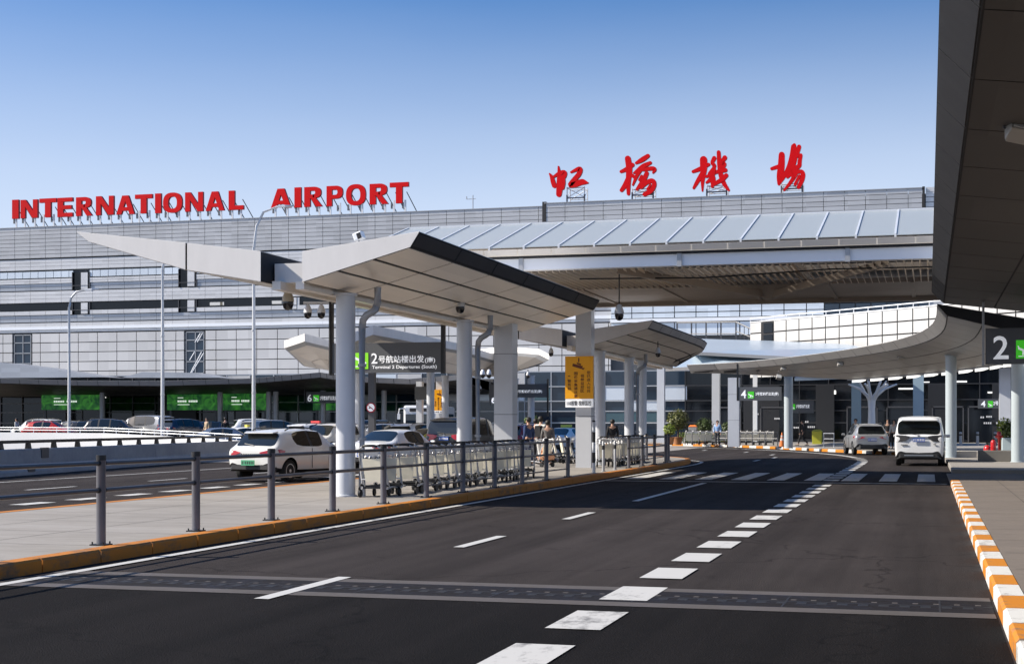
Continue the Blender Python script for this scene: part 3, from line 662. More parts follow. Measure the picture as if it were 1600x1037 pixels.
for k, (ha, hb, hc, hd) in enumerate(tall):
    b = MB(); b.span((ha + .25, FY + .02, hc), (hb - .25, FY + .2, hd)); o = b.build('window', gls_navy, TB)
    b = MB()
    for zq_ in (hc, hc + .9, hc + 2.2, hc + 3.4, hc + 4.6, hd - .1): b.span((ha + .2, FY - .05, zq_), (hb - .2, FY + .015, zq_ + .09))
    for xx in (ha + .2, (ha + hb) / 2, hb - .29): b.span((xx, FY - .05, hc), (xx + .08, FY + .012, hd))
    b.build('frame', steel_grey, o)
    if k == 1:
        b = MB(); wv = hb - ha
        for (u0, z0, u1, z1) in ((.3, hc + 1, .8, hc + 3.3), (.35, hc + 1, .9, hc + 3.2), (.5, hc + 4.4, .75, hd - .2), (.6, hc + 4.4, .85, hd - .2), (.25, hc + 2.4, .5, hc + 3.4)): b.cyl((ha + u0 * wv, FY - .02, z0), (ha + u1 * wv, FY - .02, z1), .05, 6)
        b.build('stair_brace', beam_white, o)
b = MB()
for (ha, hb) in ((fx(328), fx(350)), (fx(425), fx(440)), (fx(344), fx(348))): b.span((ha, FY - .02, 14.85), (hb, FY + .04, 15.2))
b.build('lit_room', mat('lit_room', (.5, .5, .48), .6, emit=(1, .96, .88), es=.05), TB)
# roof deck of the lower storeys, then the glazed ground floor
GY = 126.0
b = MB(); b.span((XL, GY + .3, 5.6), (XR + 20, FY + .24, 6.3)); b.build('lower_roof', slat_bl, TB)
for xa_, xb_, gm_, bm_ in ((XL, -63, gls_dk, steel_dark), (-63, -20, gls_navy, pole_m), (-20, XR + 20, gls_dk, mat('bar_shaded', (.035, .036, .04), .5))):  # right-hand stretch: deep roof shade put into the glass and bar colours
    b = MB(); b.span((xa_, GY + .2, .15), (xb_, GY + .6, 6.2)); b.build('ground_floor_glass', gm_, TB)
    b = MB(); x = xa_
    while x < xb_ - .1:
        b.span((x, GY + .05, .15), (x + .07, GY + .19, 6.2)); x += 2.4
    for zq_, h_ in ((.15, .25), (1.72, .10), (2.74, .08), (3.62, .08), (4.9, .08)): b.span((xa_, GY + .02, zq_), (xb_ - .01, GY + .19, zq_ + h_))
    b.build('glazing_bar', bm_, TB)
for x0_, x1_ in ((fx(150), fx(158)), (-70, -66), (-40, -38.5), (-15, -12), (-9, -7.5), (0, 2.2), (5, 6), (8, 9)):
    b = MB(); b.span((x0_, GY - .1, .15), (x1_, GY + .15, 4.9)); b.build('pier', mat('pier_dark', (.022, .023, .026), .5), TB)
for i, x0_ in enumerate((-100, -93, -78, -62, -50, -17.6, -13.5, -6.4, -3.2, .4, 3.2, 6.3)):
    b = MB(); b.span((x0_, GY - .06, .2), (x0_ + 2.3, GY + .04, 3.0)); o = b.build('doorway', gls_dk, TB)
    b = MB(); b.span((x0_ - .1, GY - .14, .2), (x0_, GY + .02, 3.1)); b.span((x0_ + 2.3, GY - .14, .2), (x0_ + 2.4, GY + .02, 3.1)); b.span((x0_ - .1, GY - .14, 3.0), (x0_ + 2.4, GY + .02, 3.12)); b.build('frame', steel_dark, o)
inner_lit = mat('lit_ceiling_strip', (.8, .8, .78), .5, emit=(1, .97, .92), es=.55)
for i in range(15):
    x0_ = random.uniform(-16, 10) if i > 5 else random.uniform(-98, -46)
    b = MB(); z_ = random.choice((3.75, 4.15, 4.5, 5.05)); b.span((x0_, GY + .0, z_), (x0_ + random.uniform(.5, 1.6), GY + .19, z_ + random.choice((.08, .12, .3)))); b.build('interior_light', inner_lit, TB)
for k in range(18):
    for zc, zd in ((1.85, 2.7), (2.85, 3.6), (3.73, 4.88), (5.0, 6.15)):
        if random.random() < (.16 if zc < 3.7 else .42):
            xa_ = -63 + k * 2.4; b = MB(); b.span((xa_ + .09, GY + .08, zc), (xa_ + 2.38, GY + .17, zd)); b.build('pale_pane', random.choice((gls_lt, pan_m, mat('glass_teal', (.05, .10, .12), .1, spec=.6))), TB)
decal = mat('door_decal', (.7, .7, .7), .6)
for px_, y_, w_ in ((1240, 669, .5), (1262, 668, .7), (1258, 660, .4), (1532, 653, .35), (1541, 652, .5), (1537, 662, 1.1), (1550, 662, .9), (1210, 655, .5), (1180, 648, .4), (1450, 668, .4)):
    p = aty(px_, y_, GY - .16); b = MB()
    for k in range(max(2, int(w_ / .16))): b.span((p.x + k * .16, GY - .17, p.z), (p.x + k * .16 + .11, GY - .155, p.z + .14))
    b.build('door_decal', decal, TB)
# curved white upper wall on the right, with a railing along its top
cw = smooth_path([(-14, 122.3), (-12.4, 120.7), (-6, 114.6), (.5, 108.4), (7, 102.5), (16, 96)], 1)
WB = thing('curved_wing', 'curved white panelled upper wing with a railing, above the curved canopy', 'building', (0, 109, .15))
pth = resample(cw, 1.5); b = MB(); k = MB()
ins = offs(pth, 0.25)
for i in range(len(pth) - 1):
    k.add([pth[i] + zz * 5.4, pth[i + 1] + zz * 5.4, pth[i + 1] + zz * 9.95, pth[i] + zz * 9.95], [(0, 1, 2, 3)])
    for r in range(5):
        if i == 1 and r in (3, 4): continue
        z0, z1 = 5.4 + r * .91, 5.4 + (r + 1) * .91
        nn = (pth[i + 1] - pth[i]).normalized(); nn = Vector((nn.y, -nn.x, 0)) * .06
        a, c = pth[i] + nn, pth[i + 1] + nn
        d = (c - a).normalized() * .05
        b.add([a + d + zz * (z0 + .05), c - d + zz * (z0 + .05), c - d + zz * (z1 - .05), a + d + zz * (z1 - .05)], [(0, 1, 2, 3)])
k.build('wall', gap_m, WB); b.build('panel_cladding', cellmat('ramp_panel', (.50, .495, .48), (1.5, 1.5, .91), .35, .05, .06), WB)
a, c = pth[1], pth[2]; b = MB()
nn = (c - a).normalized(); nn = Vector((nn.y, -nn.x, 0))
for (z0, z1) in ((8.2, 8.85), (9.0, 9.8)): b.add([lerp(a, c, .15) + nn * .05 + zz * z0, lerp(a, c, .9) + nn * .05 + zz * z0, lerp(a, c, .9) + nn * .05 + zz * z1, lerp(a, c, .15) + nn * .05 + zz * z1], [(0, 1, 2, 3)])
b.build('window', gls_dk, WB)
b = MB()
for z_ in (9.97, 10.28): b.tube([p + zz * z_ for p in pth], .045, 6)
b.build('rail', beam_white, WB)
b = MB()
for p in pth: b.cyl(p + zz * 9.9, p + zz * 10.3, .03, 6)
b.build('rail_post', beam_white, WB)
# dark stair railing on the lower roof at the left of the wing
st = thing('stair_railing', 'dark stair railing on the roof left of the curved white wing', 'railing', (-16, 124, 6))
b = MB()
A_, B_ = at(1058, 504, 131), at(1150, 503, 127)
for i in range(5):
    p = lerp(A_, B_, i / 4); b.span((p.x - .06, p.y - .05, 6.2), (p.x + .06, p.y + .05, p.z))
b.tube([A_, B_], .07, 6); b.tube([A_ - zz * 1.0, B_ - zz * 1.0], .05, 6); b.build('rail', steel_dark, st)
b = MB(); C_ = at(1196, 524, 124)
b.tube([B_, C_], .06, 6); b.tube([B_ - zz * .8, C_ - zz * .6], .05, 6)
for i in range(1, 7):
    p = lerp(B_, C_, i / 7); b.cyl(p, p - zz * 1.2, .03, 6)
b.build('stair_rail', steel_dark, st)
# ================================================================== LONG CANOPY ALONG THE TERMINAL ON THE LEFT
tc_ = thing('terminal_canopy', 'long dark canopy along the terminal above the green billboards', 'canopy', (-60, 115, .15), 'winged canopies over the islands and pavements')
cpts = []
for px_, y_ in ((-160, 586), (0, 591), (120, 594.5), (250, 595), (393, 591), (440, 587), (500, 581.5), (540, 588), (640, 592), (720, 585)):
    p = aty(px_, y_, 112); cpts.append(p)
secs = []
for a, c in zip(cpts, cpts[1:]):
    for k_ in range(4): secs.append(lerp(a, c, k_ / 4))
secs.append(cpts[-1])
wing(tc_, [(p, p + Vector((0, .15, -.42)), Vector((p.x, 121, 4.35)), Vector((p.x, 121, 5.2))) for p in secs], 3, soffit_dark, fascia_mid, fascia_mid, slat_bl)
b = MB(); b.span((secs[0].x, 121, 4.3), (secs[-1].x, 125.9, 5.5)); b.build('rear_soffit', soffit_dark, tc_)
for pr in (((-200, 560), (0, 566), (60, 573), (164, 589), (-200, 592)), ((190, 590), (222, 581), (300, 582), (345, 590))):
    b = MB(); q = [aty(px_, y_, 122) for px_, y_ in pr]; b.extrude(q, (0, 3.5, 0)); b.build('ridge_roof', slat_bl, tc_)
for px_ in (-20, 160, 344, 420, 431, 505, 600):
    p = aty(px_, 663, 119); round_column(tc_, p.x, p.y, 4.6, .24, m=steel_grey)
# small fittings on the roofs
p = at(561, 376, 41.5); t = thing('roof_light', 'white roof light on the left end of the glass roofed canopy', 'floodlight', (p.x, p.y, p.z), 'floodlights along the canopy soffits')
b = MB(); b.box(p + zz * .12, (.28, .26, .22), ry=R(-20)); b.build('lamp_body', beam_white, t, bevel=.03)
b = MB(); b.box(p + zz * .12 + Vector((.05, -.137, 0)), (.12, .02, .16), ry=R(-20)); b.build('lamp_glass', black_m, t)
b = MB(); b.cyl(p - zz * .35, p + zz * .02, .03, 8); b.build('bracket', steel_grey, t)
p = at(739, 328, 158); t = thing('roof_mast', 'thin weather mast on the terminal roof right of the red word', 'mast', (p.x, p.y, 24.3))
b = MB(); b.cyl((p.x, p.y, 24.2), (p.x, p.y, 26.0), .05, 6); b.build('mast', steel_grey, t)
b = MB(); b.cyl((p.x - .7, p.y, 25.6), (p.x + .3, p.y, 25.6), .035, 6); b.cyl((p.x - .7, p.y, 25.6), (p.x - .7, p.y, 25.9), .05, 6); b.build('cross_arm', steel_grey, t)
# ================================================================== RED ROOFTOP LETTERS
red = mat('sign_red', (0.60, 0.0, 0.003), 0.55, var=.08, vs=.6, spec=.15)
red_side = mat('sign_red_edge', (0.30, 0.005, 0.01), 0.5)
rod = mat('sign_rod', (0.12, 0.12, 0.13), 0.5, metal=.3)
rodw = mat('sign_frame_pale', (0.66, 0.67, 0.68), 0.45, metal=.1)
LY = 150.6
def ring(b, x0, x1, z0, z1, tx, tz, a0, a1, org, wd, hg, dep, n=28):
    """heavy bowl of a letter: part of an elliptical ring in the unit box"""
    cx_, cz_ = (x0 + x1) / 2, (z0 + z1) / 2; rx, rz_ = (x1 - x0) / 2, (z1 - z0) / 2; L = []
    for i in range(n + 1):
        a = R(a0 + (a1 - a0) * i / n); c_, s_ = math.cos(a), math.sin(a)
        c_ = math.copysign(abs(c_) ** .8, c_); s_ = math.copysign(abs(s_) ** .8, s_)
        o_ = (cx_ + rx * c_, cz_ + rz_ * s_); i_ = (cx_ + (rx - tx) * c_, cz_ + (rz_ - tz) * s_)
        L.append([Vector((org.x + u * wd, LY + d, org.z + v * hg)) for (u, v), d in ((o_, -dep), (i_, -dep), (i_, dep), (o_, dep))])
    b.loft(L)
def block_letter(b, ch, org, wd, hg):
    """heavy square cut sans letters"""
    k = [0]
    def poly(*pts):
        d = .17 + .004 * k[0]; k[0] += 1
        b.extrude([Vector((org.x + u * wd, LY - d, org.z + v * hg)) for u, v in pts], (0, 2 * d, 0))
    if ch == 'I': poly((0, 0), (1, 0), (1, 1), (0, 1))
    if ch == 'T': poly((0, .78), (1, .78), (1, 1), (0, 1)); poly((.33, 0), (.67, 0), (.67, .9), (.33, .9))
    if ch == 'L': poly((0, 0), (.40, 0), (.40, 1), (0, 1)); poly((.2, 0), (1, 0), (1, .22), (.2, .22))
    if ch == 'E':
        poly((0, 0), (.38, 0), (.38, 1), (0, 1))
        for z0, z1, xe in ((0, .21, 1), (.40, .60, .93), (.79, 1, 1)): poly((.2, z0), (xe, z0), (xe, z1), (.2, z1))
    if ch == 'N': poly((0, 0), (.27, 0), (.27, 1), (0, 1)); poly((.73, 0), (1, 0), (1, 1), (.73, 1)); poly((.0, 1), (.30, 1), (1, 0), (.70, 0))
    if ch == 'A': poly((0, 0), (.27, 0), (.60, 1), (.33, 1)); poly((.73, 0), (1, 0), (.67, 1), (.40, 1)); poly((.2, .19), (.8, .19), (.74, .38), (.26, .38))
    if ch == 'O': ring(b, 0, 1, -.02, 1.02, .27, .21, 0, 360, org, wd, hg, .17, 40)
    if ch in 'PR':
        e = 1.0 if ch == 'P' else .93; zb = .36 if ch == 'P' else .42
        poly((0, 0), (.33, 0), (.33, 1), (0, 1)); poly((.2, .80), (.55, .80), (.55, 1), (.2, 1)); poly((.2, zb), (.55, zb), (.55, zb + .19), (.2, zb + .19))
        ring(b, e - .9, e, zb, 1, .32, .195, -90, 90, org, wd, hg, .178)
        if ch == 'R': poly((.33, .46), (.62, .46), (1.0, 0), (.66, 0))
def letter(ch, label, x0, x1, yt, yb, side):
    """freestanding letter; pixel rows give its height on the roof line"""
    A = aty(x0, yb, LY); B = aty(x1, yt, LY)
    roof = 24.38 if A.x < XM else 24.6
    t = thing('rooftop_letter', label, 'sign letter', ((A.x + B.x) / 2, LY, roof), 'red letters standing on the terminal roof')
    b = MB(); wd = B.x - A.x; hg = B.z - A.z
    block_letter(b, ch, A, wd, hg)
    me = b.mesh('letter_face', [red, red_side], t.location)
    for p in me.polygons:
        if abs(p.normal.y) < .5: p.material_index = 1
    link('letter_face', me, t)
    for u in ((.2, .8) if wd > 1.2 else (.5,)):
        s = MB(); d = MB(); xx = A.x + u * wd
        s.span((xx - .09, LY - .02, roof), (xx + .09, LY + .12, A.z + .35)); d.span((xx - .34, LY - .05, A.z - .55), (xx - .16, LY + .05, A.z + .1))
        d.cyl((xx + .12, LY + .15, A.z + hg * .55), (xx + .95, LY + 1.5, roof), .05, 6)
        s.build('stand', rodw, t); d.build('brace', rod, t)
word1 = [('I', 80, 120, 208, 328), ('N', 133, 238, 206, 325), ('T', 250, 355, 198, 320), ('E', 362, 456, 194, 317), ('R', 478, 578, 190, 311), ('N', 602, 712, 183, 306), ('A', 728, 842, 180, 302), ('T', 845, 952, 173, 296), ('I', 970, 1007, 169, 293), ('O', 1020, 1138, 164, 290), ('N', 1157, 1268, 159, 284), ('A', 1285, 1400, 155, 279), ('L', 1428, 1520, 149, 273)]
word2 = [('A', 335, 460, 137, 262), ('I', 482, 523, 131, 258), ('R', 543, 655, 126, 254), ('P', 682, 782, 120, 250), ('O', 803, 925, 112, 244), ('R', 950, 1066, 106, 239), ('T', 1075, 1192, 98, 233)]
lab1 = ['I at the far left end of the long red word', 'N next to the first I of the long red word', 'T before the E of the long red word', 'E, the only E on the roof', 'R of the long red word, between E and N', 'N between R and A of the long red word', 'A before the second T of the long red word', 'T between A and I of the long red word', 'I between T and O of the long red word', 'O of the long red word', 'N between O and A of the long red word', 'A before the L of the long red word', 'L, the only L on the roof']
lab2 = ['A starting the shorter red word, behind a lamp', 'I of the shorter red word', 'R after the I of the shorter red word', 'P, the only P on the roof', 'O of the shorter red word', 'R before the last T of the shorter red word', 'T ending the shorter red word']
for (ch, a, c, yt, yb), lb in zip(word1, lab1): letter(ch, 'red rooftop letter ' + lb, a / 3.9875, c / 3.9875, 260 + yt / 3.9875, 260 + yb / 3.9875, 0)
for (ch, a, c, yt, yb), lb in zip(word2, lab2): letter(ch, 'red rooftop letter ' + lb, 340 + a / 3.9875, 340 + c / 3.9875, 260 + yt / 3.9875, 260 + yb / 3.9875, 0)
# brushed characters: every stroke a swelling ribbon of real depth
def stroke(b, pts, org, sc, k):
    P = [Vector((p[0], p[1], p[2])) for p in pts]
    for _ in range(2):
        q = [P[0]]
        for a, c in zip(P, P[1:]): q += [a * .75 + c * .25, a * .25 + c * .75]
        q.append(P[-1]); P = q
    prev = None; n = len(P); L = []; Rr = []
    for i, p in enumerate(P):
        t = (P[min(i + 1, n - 1)] - P[max(i - 1, 0)]); t.z = 0
        t = t.normalized() if t.length else Vector((1, 0, 0)); nn = Vector((-t.y, t.x, 0)) * p.z * .64
        L.append(p + nn); Rr.append(p - nn)
    def cap(p, q, r):
        t = (p - q); t.z = 0; t = t.normalized() if t.length else Vector((1, 0, 0))
        ang = math.atan2(t.y, t.x); return [Vector((p.x + r * math.cos(ang + a), p.y + r * math.sin(ang + a), 0)) for a in (1.05, .5, 0, -.5, -1.05)]
    ring = L + cap(P[-1], P[-2], P[-1].z * .64) + Rr[::-1] + cap(P[0], P[1], P[0].z * .64)
    dep = .17 + .004 * k
    f = [org(p.x, p.y, -dep) for p in ring]; bk = [org(p.x, p.y, dep) for p in ring]
    N = len(ring)
    # ribbon faces (quads) for the front and back, rim all round
    nl = len(L)
    def face(v, flip):
        fs = [(i, i + 1, 2 * nl + 5 - 2 - i, 2 * nl + 5 - 1 - i) for i in range(nl - 1)]
        fs.append(tuple([nl - 1] + list(range(nl, nl + 5)) + [nl + 5])); fs.append(tuple([2 * nl + 4] + list(range(2 * nl + 5, 2 * nl + 10)) + [0]))
        b.add(v, fs, 0)
    face(f, 0); face(bk, 1)
    b.add(f + bk, [(i, (i + 1) % N, N + (i + 1) % N, N + i) for i in range(N)], 1)
CH = {
 'a': [[(70, 395, 14), (95, 430, 34), (110, 490, 44), (125, 540, 40)], [(175, 310, 14), (185, 390, 34), (195, 500, 66), (180, 640, 50)], [(120, 430, 22), (190, 385, 38), (255, 372, 42), (245, 430, 40), (210, 470, 26)], [(238, 450, 26), (240, 510, 30), (228, 570, 24)], [(325, 378, 18), (390, 345, 34), (440, 330, 44), (425, 395, 44), (375, 450, 44), (325, 515, 48), (310, 535, 44), (370, 525, 52), (450, 490, 56), (480, 495, 50), (525, 503, 14)]],
 'b': [[(920, 370, 28), (980, 345, 40), (1055, 290, 40)], [(1000, 215, 54), (1020, 330, 60), (1005, 480, 46), (1007, 635, 30)], [(1010, 440, 44), (970, 530, 46), (925, 592, 34)], [(1030, 400, 30), (1075, 432, 34)], [(1240, 182, 36), (1170, 230, 48), (1100, 268, 24)], [(1268, 265, 30), (1180, 305, 46), (1110, 365, 34), (1070, 388, 16)], [(1190, 300, 40), (1120, 385, 40), (1060, 530, 16)], [(1185, 352, 24), (1270, 330, 40), (1330, 338, 40), (1300, 385, 16)], [(1225, 390, 40), (1195, 460, 44), (1110, 580, 26)], [(1165, 420, 22), (1140, 470, 26)], [(1160, 560, 30), (1225, 495, 40), (1300, 470, 44), (1322, 530, 40), (1275, 605, 42), (1200, 640, 38)], [(1270, 525, 18), (1235, 580, 22)]],
 'c': [[(100, 370, 28), (180, 340, 42), (285, 285, 32)], [(225, 228, 68), (228, 330, 68), (212, 470, 38), (212, 600, 14)], [(205, 400, 44), (150, 490, 38), (108, 565, 24)], [(352, 210, 40), (320, 275, 34), (370, 300, 34), (290, 395, 26)], [(405, 140, 36), (412, 280, 42), (430, 420, 46), (470, 520, 42), (525, 590, 22)], [(478, 205, 44), (440, 262, 32), (485, 278, 40), (435, 340, 32)], [(260, 430, 26), (380, 370, 34), (485, 352, 40)], [(335, 400, 38), (310, 465, 40), (262, 500, 22)], [(330, 440, 56), (340, 500, 50), (330, 548, 26)], [(495, 415, 40), (445, 465, 44), (350, 520, 30)], [(350, 330, 34), (340, 400, 36)]],
 'd': [[(1035, 335, 28), (1085, 320, 36), (1150, 295, 32)], [(1155, 170, 56), (1150, 320, 66), (1130, 430, 60), (1122, 515, 30)], [(1125, 505, 30), (1175, 440, 36), (1235, 330, 40), (1275, 200, 44), (1292, 70, 40)], [(1305, 55, 34), (1310, 180, 60), (1285, 310, 50), (1215, 420, 30)], [(1362, 75, 40), (1335, 190, 30)], [(1382, 175, 34), (1365, 260, 40), (1370, 300, 40), (1300, 345, 52), (1225, 430, 34)], [(1270, 410, 30), (1370, 362, 36), (1412, 385, 46), (1400, 470, 44), (1355, 555, 34)], [(1320, 400, 40), (1275, 480, 36), (1185, 590, 18)], [(1365, 420, 26), (1315, 520, 28)], [(1250, 370, 30), (1290, 440, 26)]]}
for key, ox, lb, (sx0, sx1), top in (('a', 850, 'first brushed red character on the roof, the lowest and simplest', (262, 470), 545), ('b', 850, 'second brushed red character on the roof, with a curled lower right', (1040, 1290), 560), ('c', 1070, 'third brushed red character on the roof, with a long tail to the right', (255, 490), 520), ('d', 1070, 'fourth and tallest brushed red character at the right end of the roof', (1145, 1395), 500)):
    org = lambda x, y, d, ox=ox: aty(ox + x / 7.619, 220 + y / 7.619, LY) + Vector((0, d, 0))
    c_ = org((sx0 + sx1) / 2, 700, 0)
    t = thing('rooftop_character', lb, 'sign letter', (c_.x, LY, 24.6), 'brushed red characters on the terminal roof')
    b = MB()
    for k, s_ in enumerate(CH[key]): stroke(b, s_, org, 1, k)
    b.build('character_face', [red, red_side], t)
    b = MB(); e = MB(); xa, xb = org(sx0, top, 0).x, org(sx1, top, 0).x; zt = org(sx0, top, 0).z
    for xx in (xa, xb):
        for yy in (.5, 1.9): b.cyl((xx, LY + yy, 24.5), (xx, LY + yy, zt), .055, 6)
        e.cyl((xx, LY + .45, 24.55), (xx, LY + .45, 25.6), .085, 6)
    zs = [25.3, zt - .1]
    for zq_ in zs: b.cyl((xa, LY + .5, zq_), (xb, LY + .5, zq_), .05, 6); b.cyl((xa, LY + 1.9, zq_), (xb, LY + 1.9, zq_), .05, 6)
    b.cyl((xa, LY + .5, zs[0]), (xb, LY + .5, zs[1]), .045, 6); b.cyl((xb, LY + .5, zs[0]), (xa, LY + .5, zs[1]), .045, 6); b.cyl((xa, LY + 1.9, zs[0]), (xb, LY + 1.9, zs[1]), .045, 6)
    for xx in (xa, xb): b.cyl((xx, LY + .5, zs[0]), (xx, LY + 1.9, zs[1]), .04, 6)
    b.build('support_frame', rodw, t); e.cyl((xa, LY + .45, 25.25), (xb, LY + .45, 25.25), .06, 6); e.build('support_foot', rod, t)
# ================================================================== VEHICLES
tyre_m = mat('tyre', (0.012, 0.012, 0.012), 0.8); rim_m = mat('rim', (0.42, 0.43, 0.44), 0.3, metal=.8)
car_glass = mat('car_glass', (0.010, 0.013, 0.014), 0.04, spec=.9); clad_m = mat('car_cladding', (0.022, 0.022, 0.023), 0.55)
tail_m = mat('tail_lamp', (0.42, 0.012, 0.02), 0.15, coat=.6); head_m = mat('head_lamp', (0.55, 0.57, 0.6), 0.08, spec=.9); smoke_m = mat('smoked_lamp', (0.05, 0.05, 0.052), 0.08, coat=.6)
plate_g = mat('plate_green', (0.10, 0.42, 0.22), 0.4); plate_b = mat('plate_blue', (0.015, 0.08, 0.38), 0.4); plate_y = mat('plate_mark', (.8, .8, .8), .5)
paints = {}
def paint(nm_, c, met=0.0):
    if nm_ not in paints: paints[nm_] = mat('paint_' + nm_, c, 0.28, metal=met, coat=.7, var=.02, vs=2)
    return paints[nm_]
paint('white', (.74, .735, .70)); paint('pearl', (.80, .80, .79)); paint('silver', (.36, .365, .37), .45); paint('black', (.012, .012, .013)); paint('navy', (.012, .02, .045)); paint('red', (.45, .02, .012)); paint('bluegrey', (.16, .20, .27), .4); paint('darkred', (.22, .012, .015)); paint('taxi', (.62, .50, .08))
# stations: y, z floor, z belt, z roof, half width at belt, half width at roof, tag
KIND = {
 'hatch': dict(L=4.05, W=.88, H=1.50, wr=.315, ax=(-1.27, 1.30), st=[
   (-2.00, .48, .86, .90, .70, .60, ''), (-1.97, .36, .92, .96, .80, .66, ''), (-1.80, .30, .98, 1.01, .86, .70, 'rw'), (-1.42, .27, 1.0, 1.40, .875, .62, ''), (-1.30, .26, 1.0, 1.44, .88, .61, ''), (-1.05, .25, 1.0, 1.47, .88, .61, 'sg'), (-.28, .24, .99, 1.50, .88, .61, 'sg2'), (-.20, .24, .99, 1.50, .88, .61, 'sg'), (.42, .24, .97, 1.46, .88, .60, 'ws'), (.56, .24, .97, 1.41, .88, .60, 'ws'), (1.18, .25, .93, .99, .86, .66, ''), (1.65, .27, .84, .88, .84, .62, ''), (1.95, .32, .72, .75, .76, .52, ''), (2.05, .42, .64, .66, .64, .44, '')]),
 'sedan': dict(L=4.65, W=.90, H=1.45, wr=.32, ax=(-1.35, 1.36), st=[
   (-2.32, .50, .82, .86, .70, .60, ''), (-2.28, .36, .93, .97, .82, .68, ''), (-2.05, .28, .98, 1.02, .88, .70, ''), (-1.62, .25, .99, 1.05, .90, .68, 'rw'), (-.92, .23, .98, 1.40, .90, .60, ''), (-.80, .23, .97, 1.42, .90, .60, 'sg'), (-.10, .22, .96, 1.45, .90, .60, 'sg2'), (-.02, .22, .96, 1.45, .90, .60, 'sg'), (.50, .22, .95, 1.40, .90, .58, 'ws'), (.62, .22, .95, 1.35, .90, .58, 'ws'), (1.25, .24, .91, .97, .88, .66, ''), (1.80, .26, .83, .88, .86, .62, ''), (2.20, .32, .70, .73, .76, .52, ''), (2.32, .42, .60, .62, .64, .44, '')]),
 'suv': dict(L=4.5, W=.92, H=1.68, wr=.35, ax=(-1.36, 1.32), st=[
   (-2.22, .55, .96, 1.0, .76, .66, ''), (-2.18, .42, 1.02, 1.06, .86, .72, ''), (-2.05, .34, 1.06, 1.10, .91, .74, 'rw'), (-1.78, .30, 1.08, 1.56, .92, .66, ''), (-1.68, .30, 1.08, 1.61, .92, .65, ''), (-1.55, .30, 1.08, 1.64, .92, .65, 'sg'), (-.95, .28, 1.07, 1.67, .92, .65, 'sg2'), (-.86, .28, 1.07, 1.67, .92, .65, 'sg'), (-.05, .28, 1.05, 1.67, .92, .65, 'sg2'), (.03, .28, 1.05, 1.66, .92, .65, 'sg'), (.66, .28, 1.03, 1.58, .92, .63, 'ws'), (.78, .28, 1.03, 1.52, .92, .62, 'ws'), (1.32, .29, 1.01, 1.07, .90, .70, ''), (1.85, .31, .95, .99, .88, .66, ''), (2.15, .36, .82, .85, .80, .56, ''), (2.25, .46, .72, .74, .68, .48, '')]),
 'van': dict(L=4.9, W=.93, H=1.95, wr=.34, ax=(-1.50, 1.45), st=[
   (-2.44, .52, 1.02, 1.06, .78, .81, ''), (-2.42, .36, 1.12, 1.16, .88, .80, ''), (-2.38, .28, 1.18, 1.22, .92, .82, 'rw'), (-2.30, .26, 1.19, 1.80, .93, .81, ''), (-2.22, .26, 1.19, 1.88, .93, .80, ''), (-2.0, .26, 1.18, 1.92, .93, .80, 'sg'), (-1.0, .25, 1.17, 1.95, .93, .80, 'sg2'), (-.90, .25, 1.17, 1.95, .93, .80, 'sg'), (.10, .25, 1.14, 1.94, .93, .79, 'sg2'), (.20, .25, 1.14, 1.93, .93, .79, 'sg'), (.95, .25, 1.10, 1.76, .93, .70, 'ws'), (1.08, .25, 1.10, 1.69, .93, .70, 'ws'), (1.72, .26, 1.06, 1.12, .91, .81, ''), (2.10, .28, 1.0, 1.04, .89, .68, ''), (2.36, .34, .84, .87, .82, .60, ''), (2.45, .46, .72, .74, .72, .50, '')]),
}
CARCACHE = {}
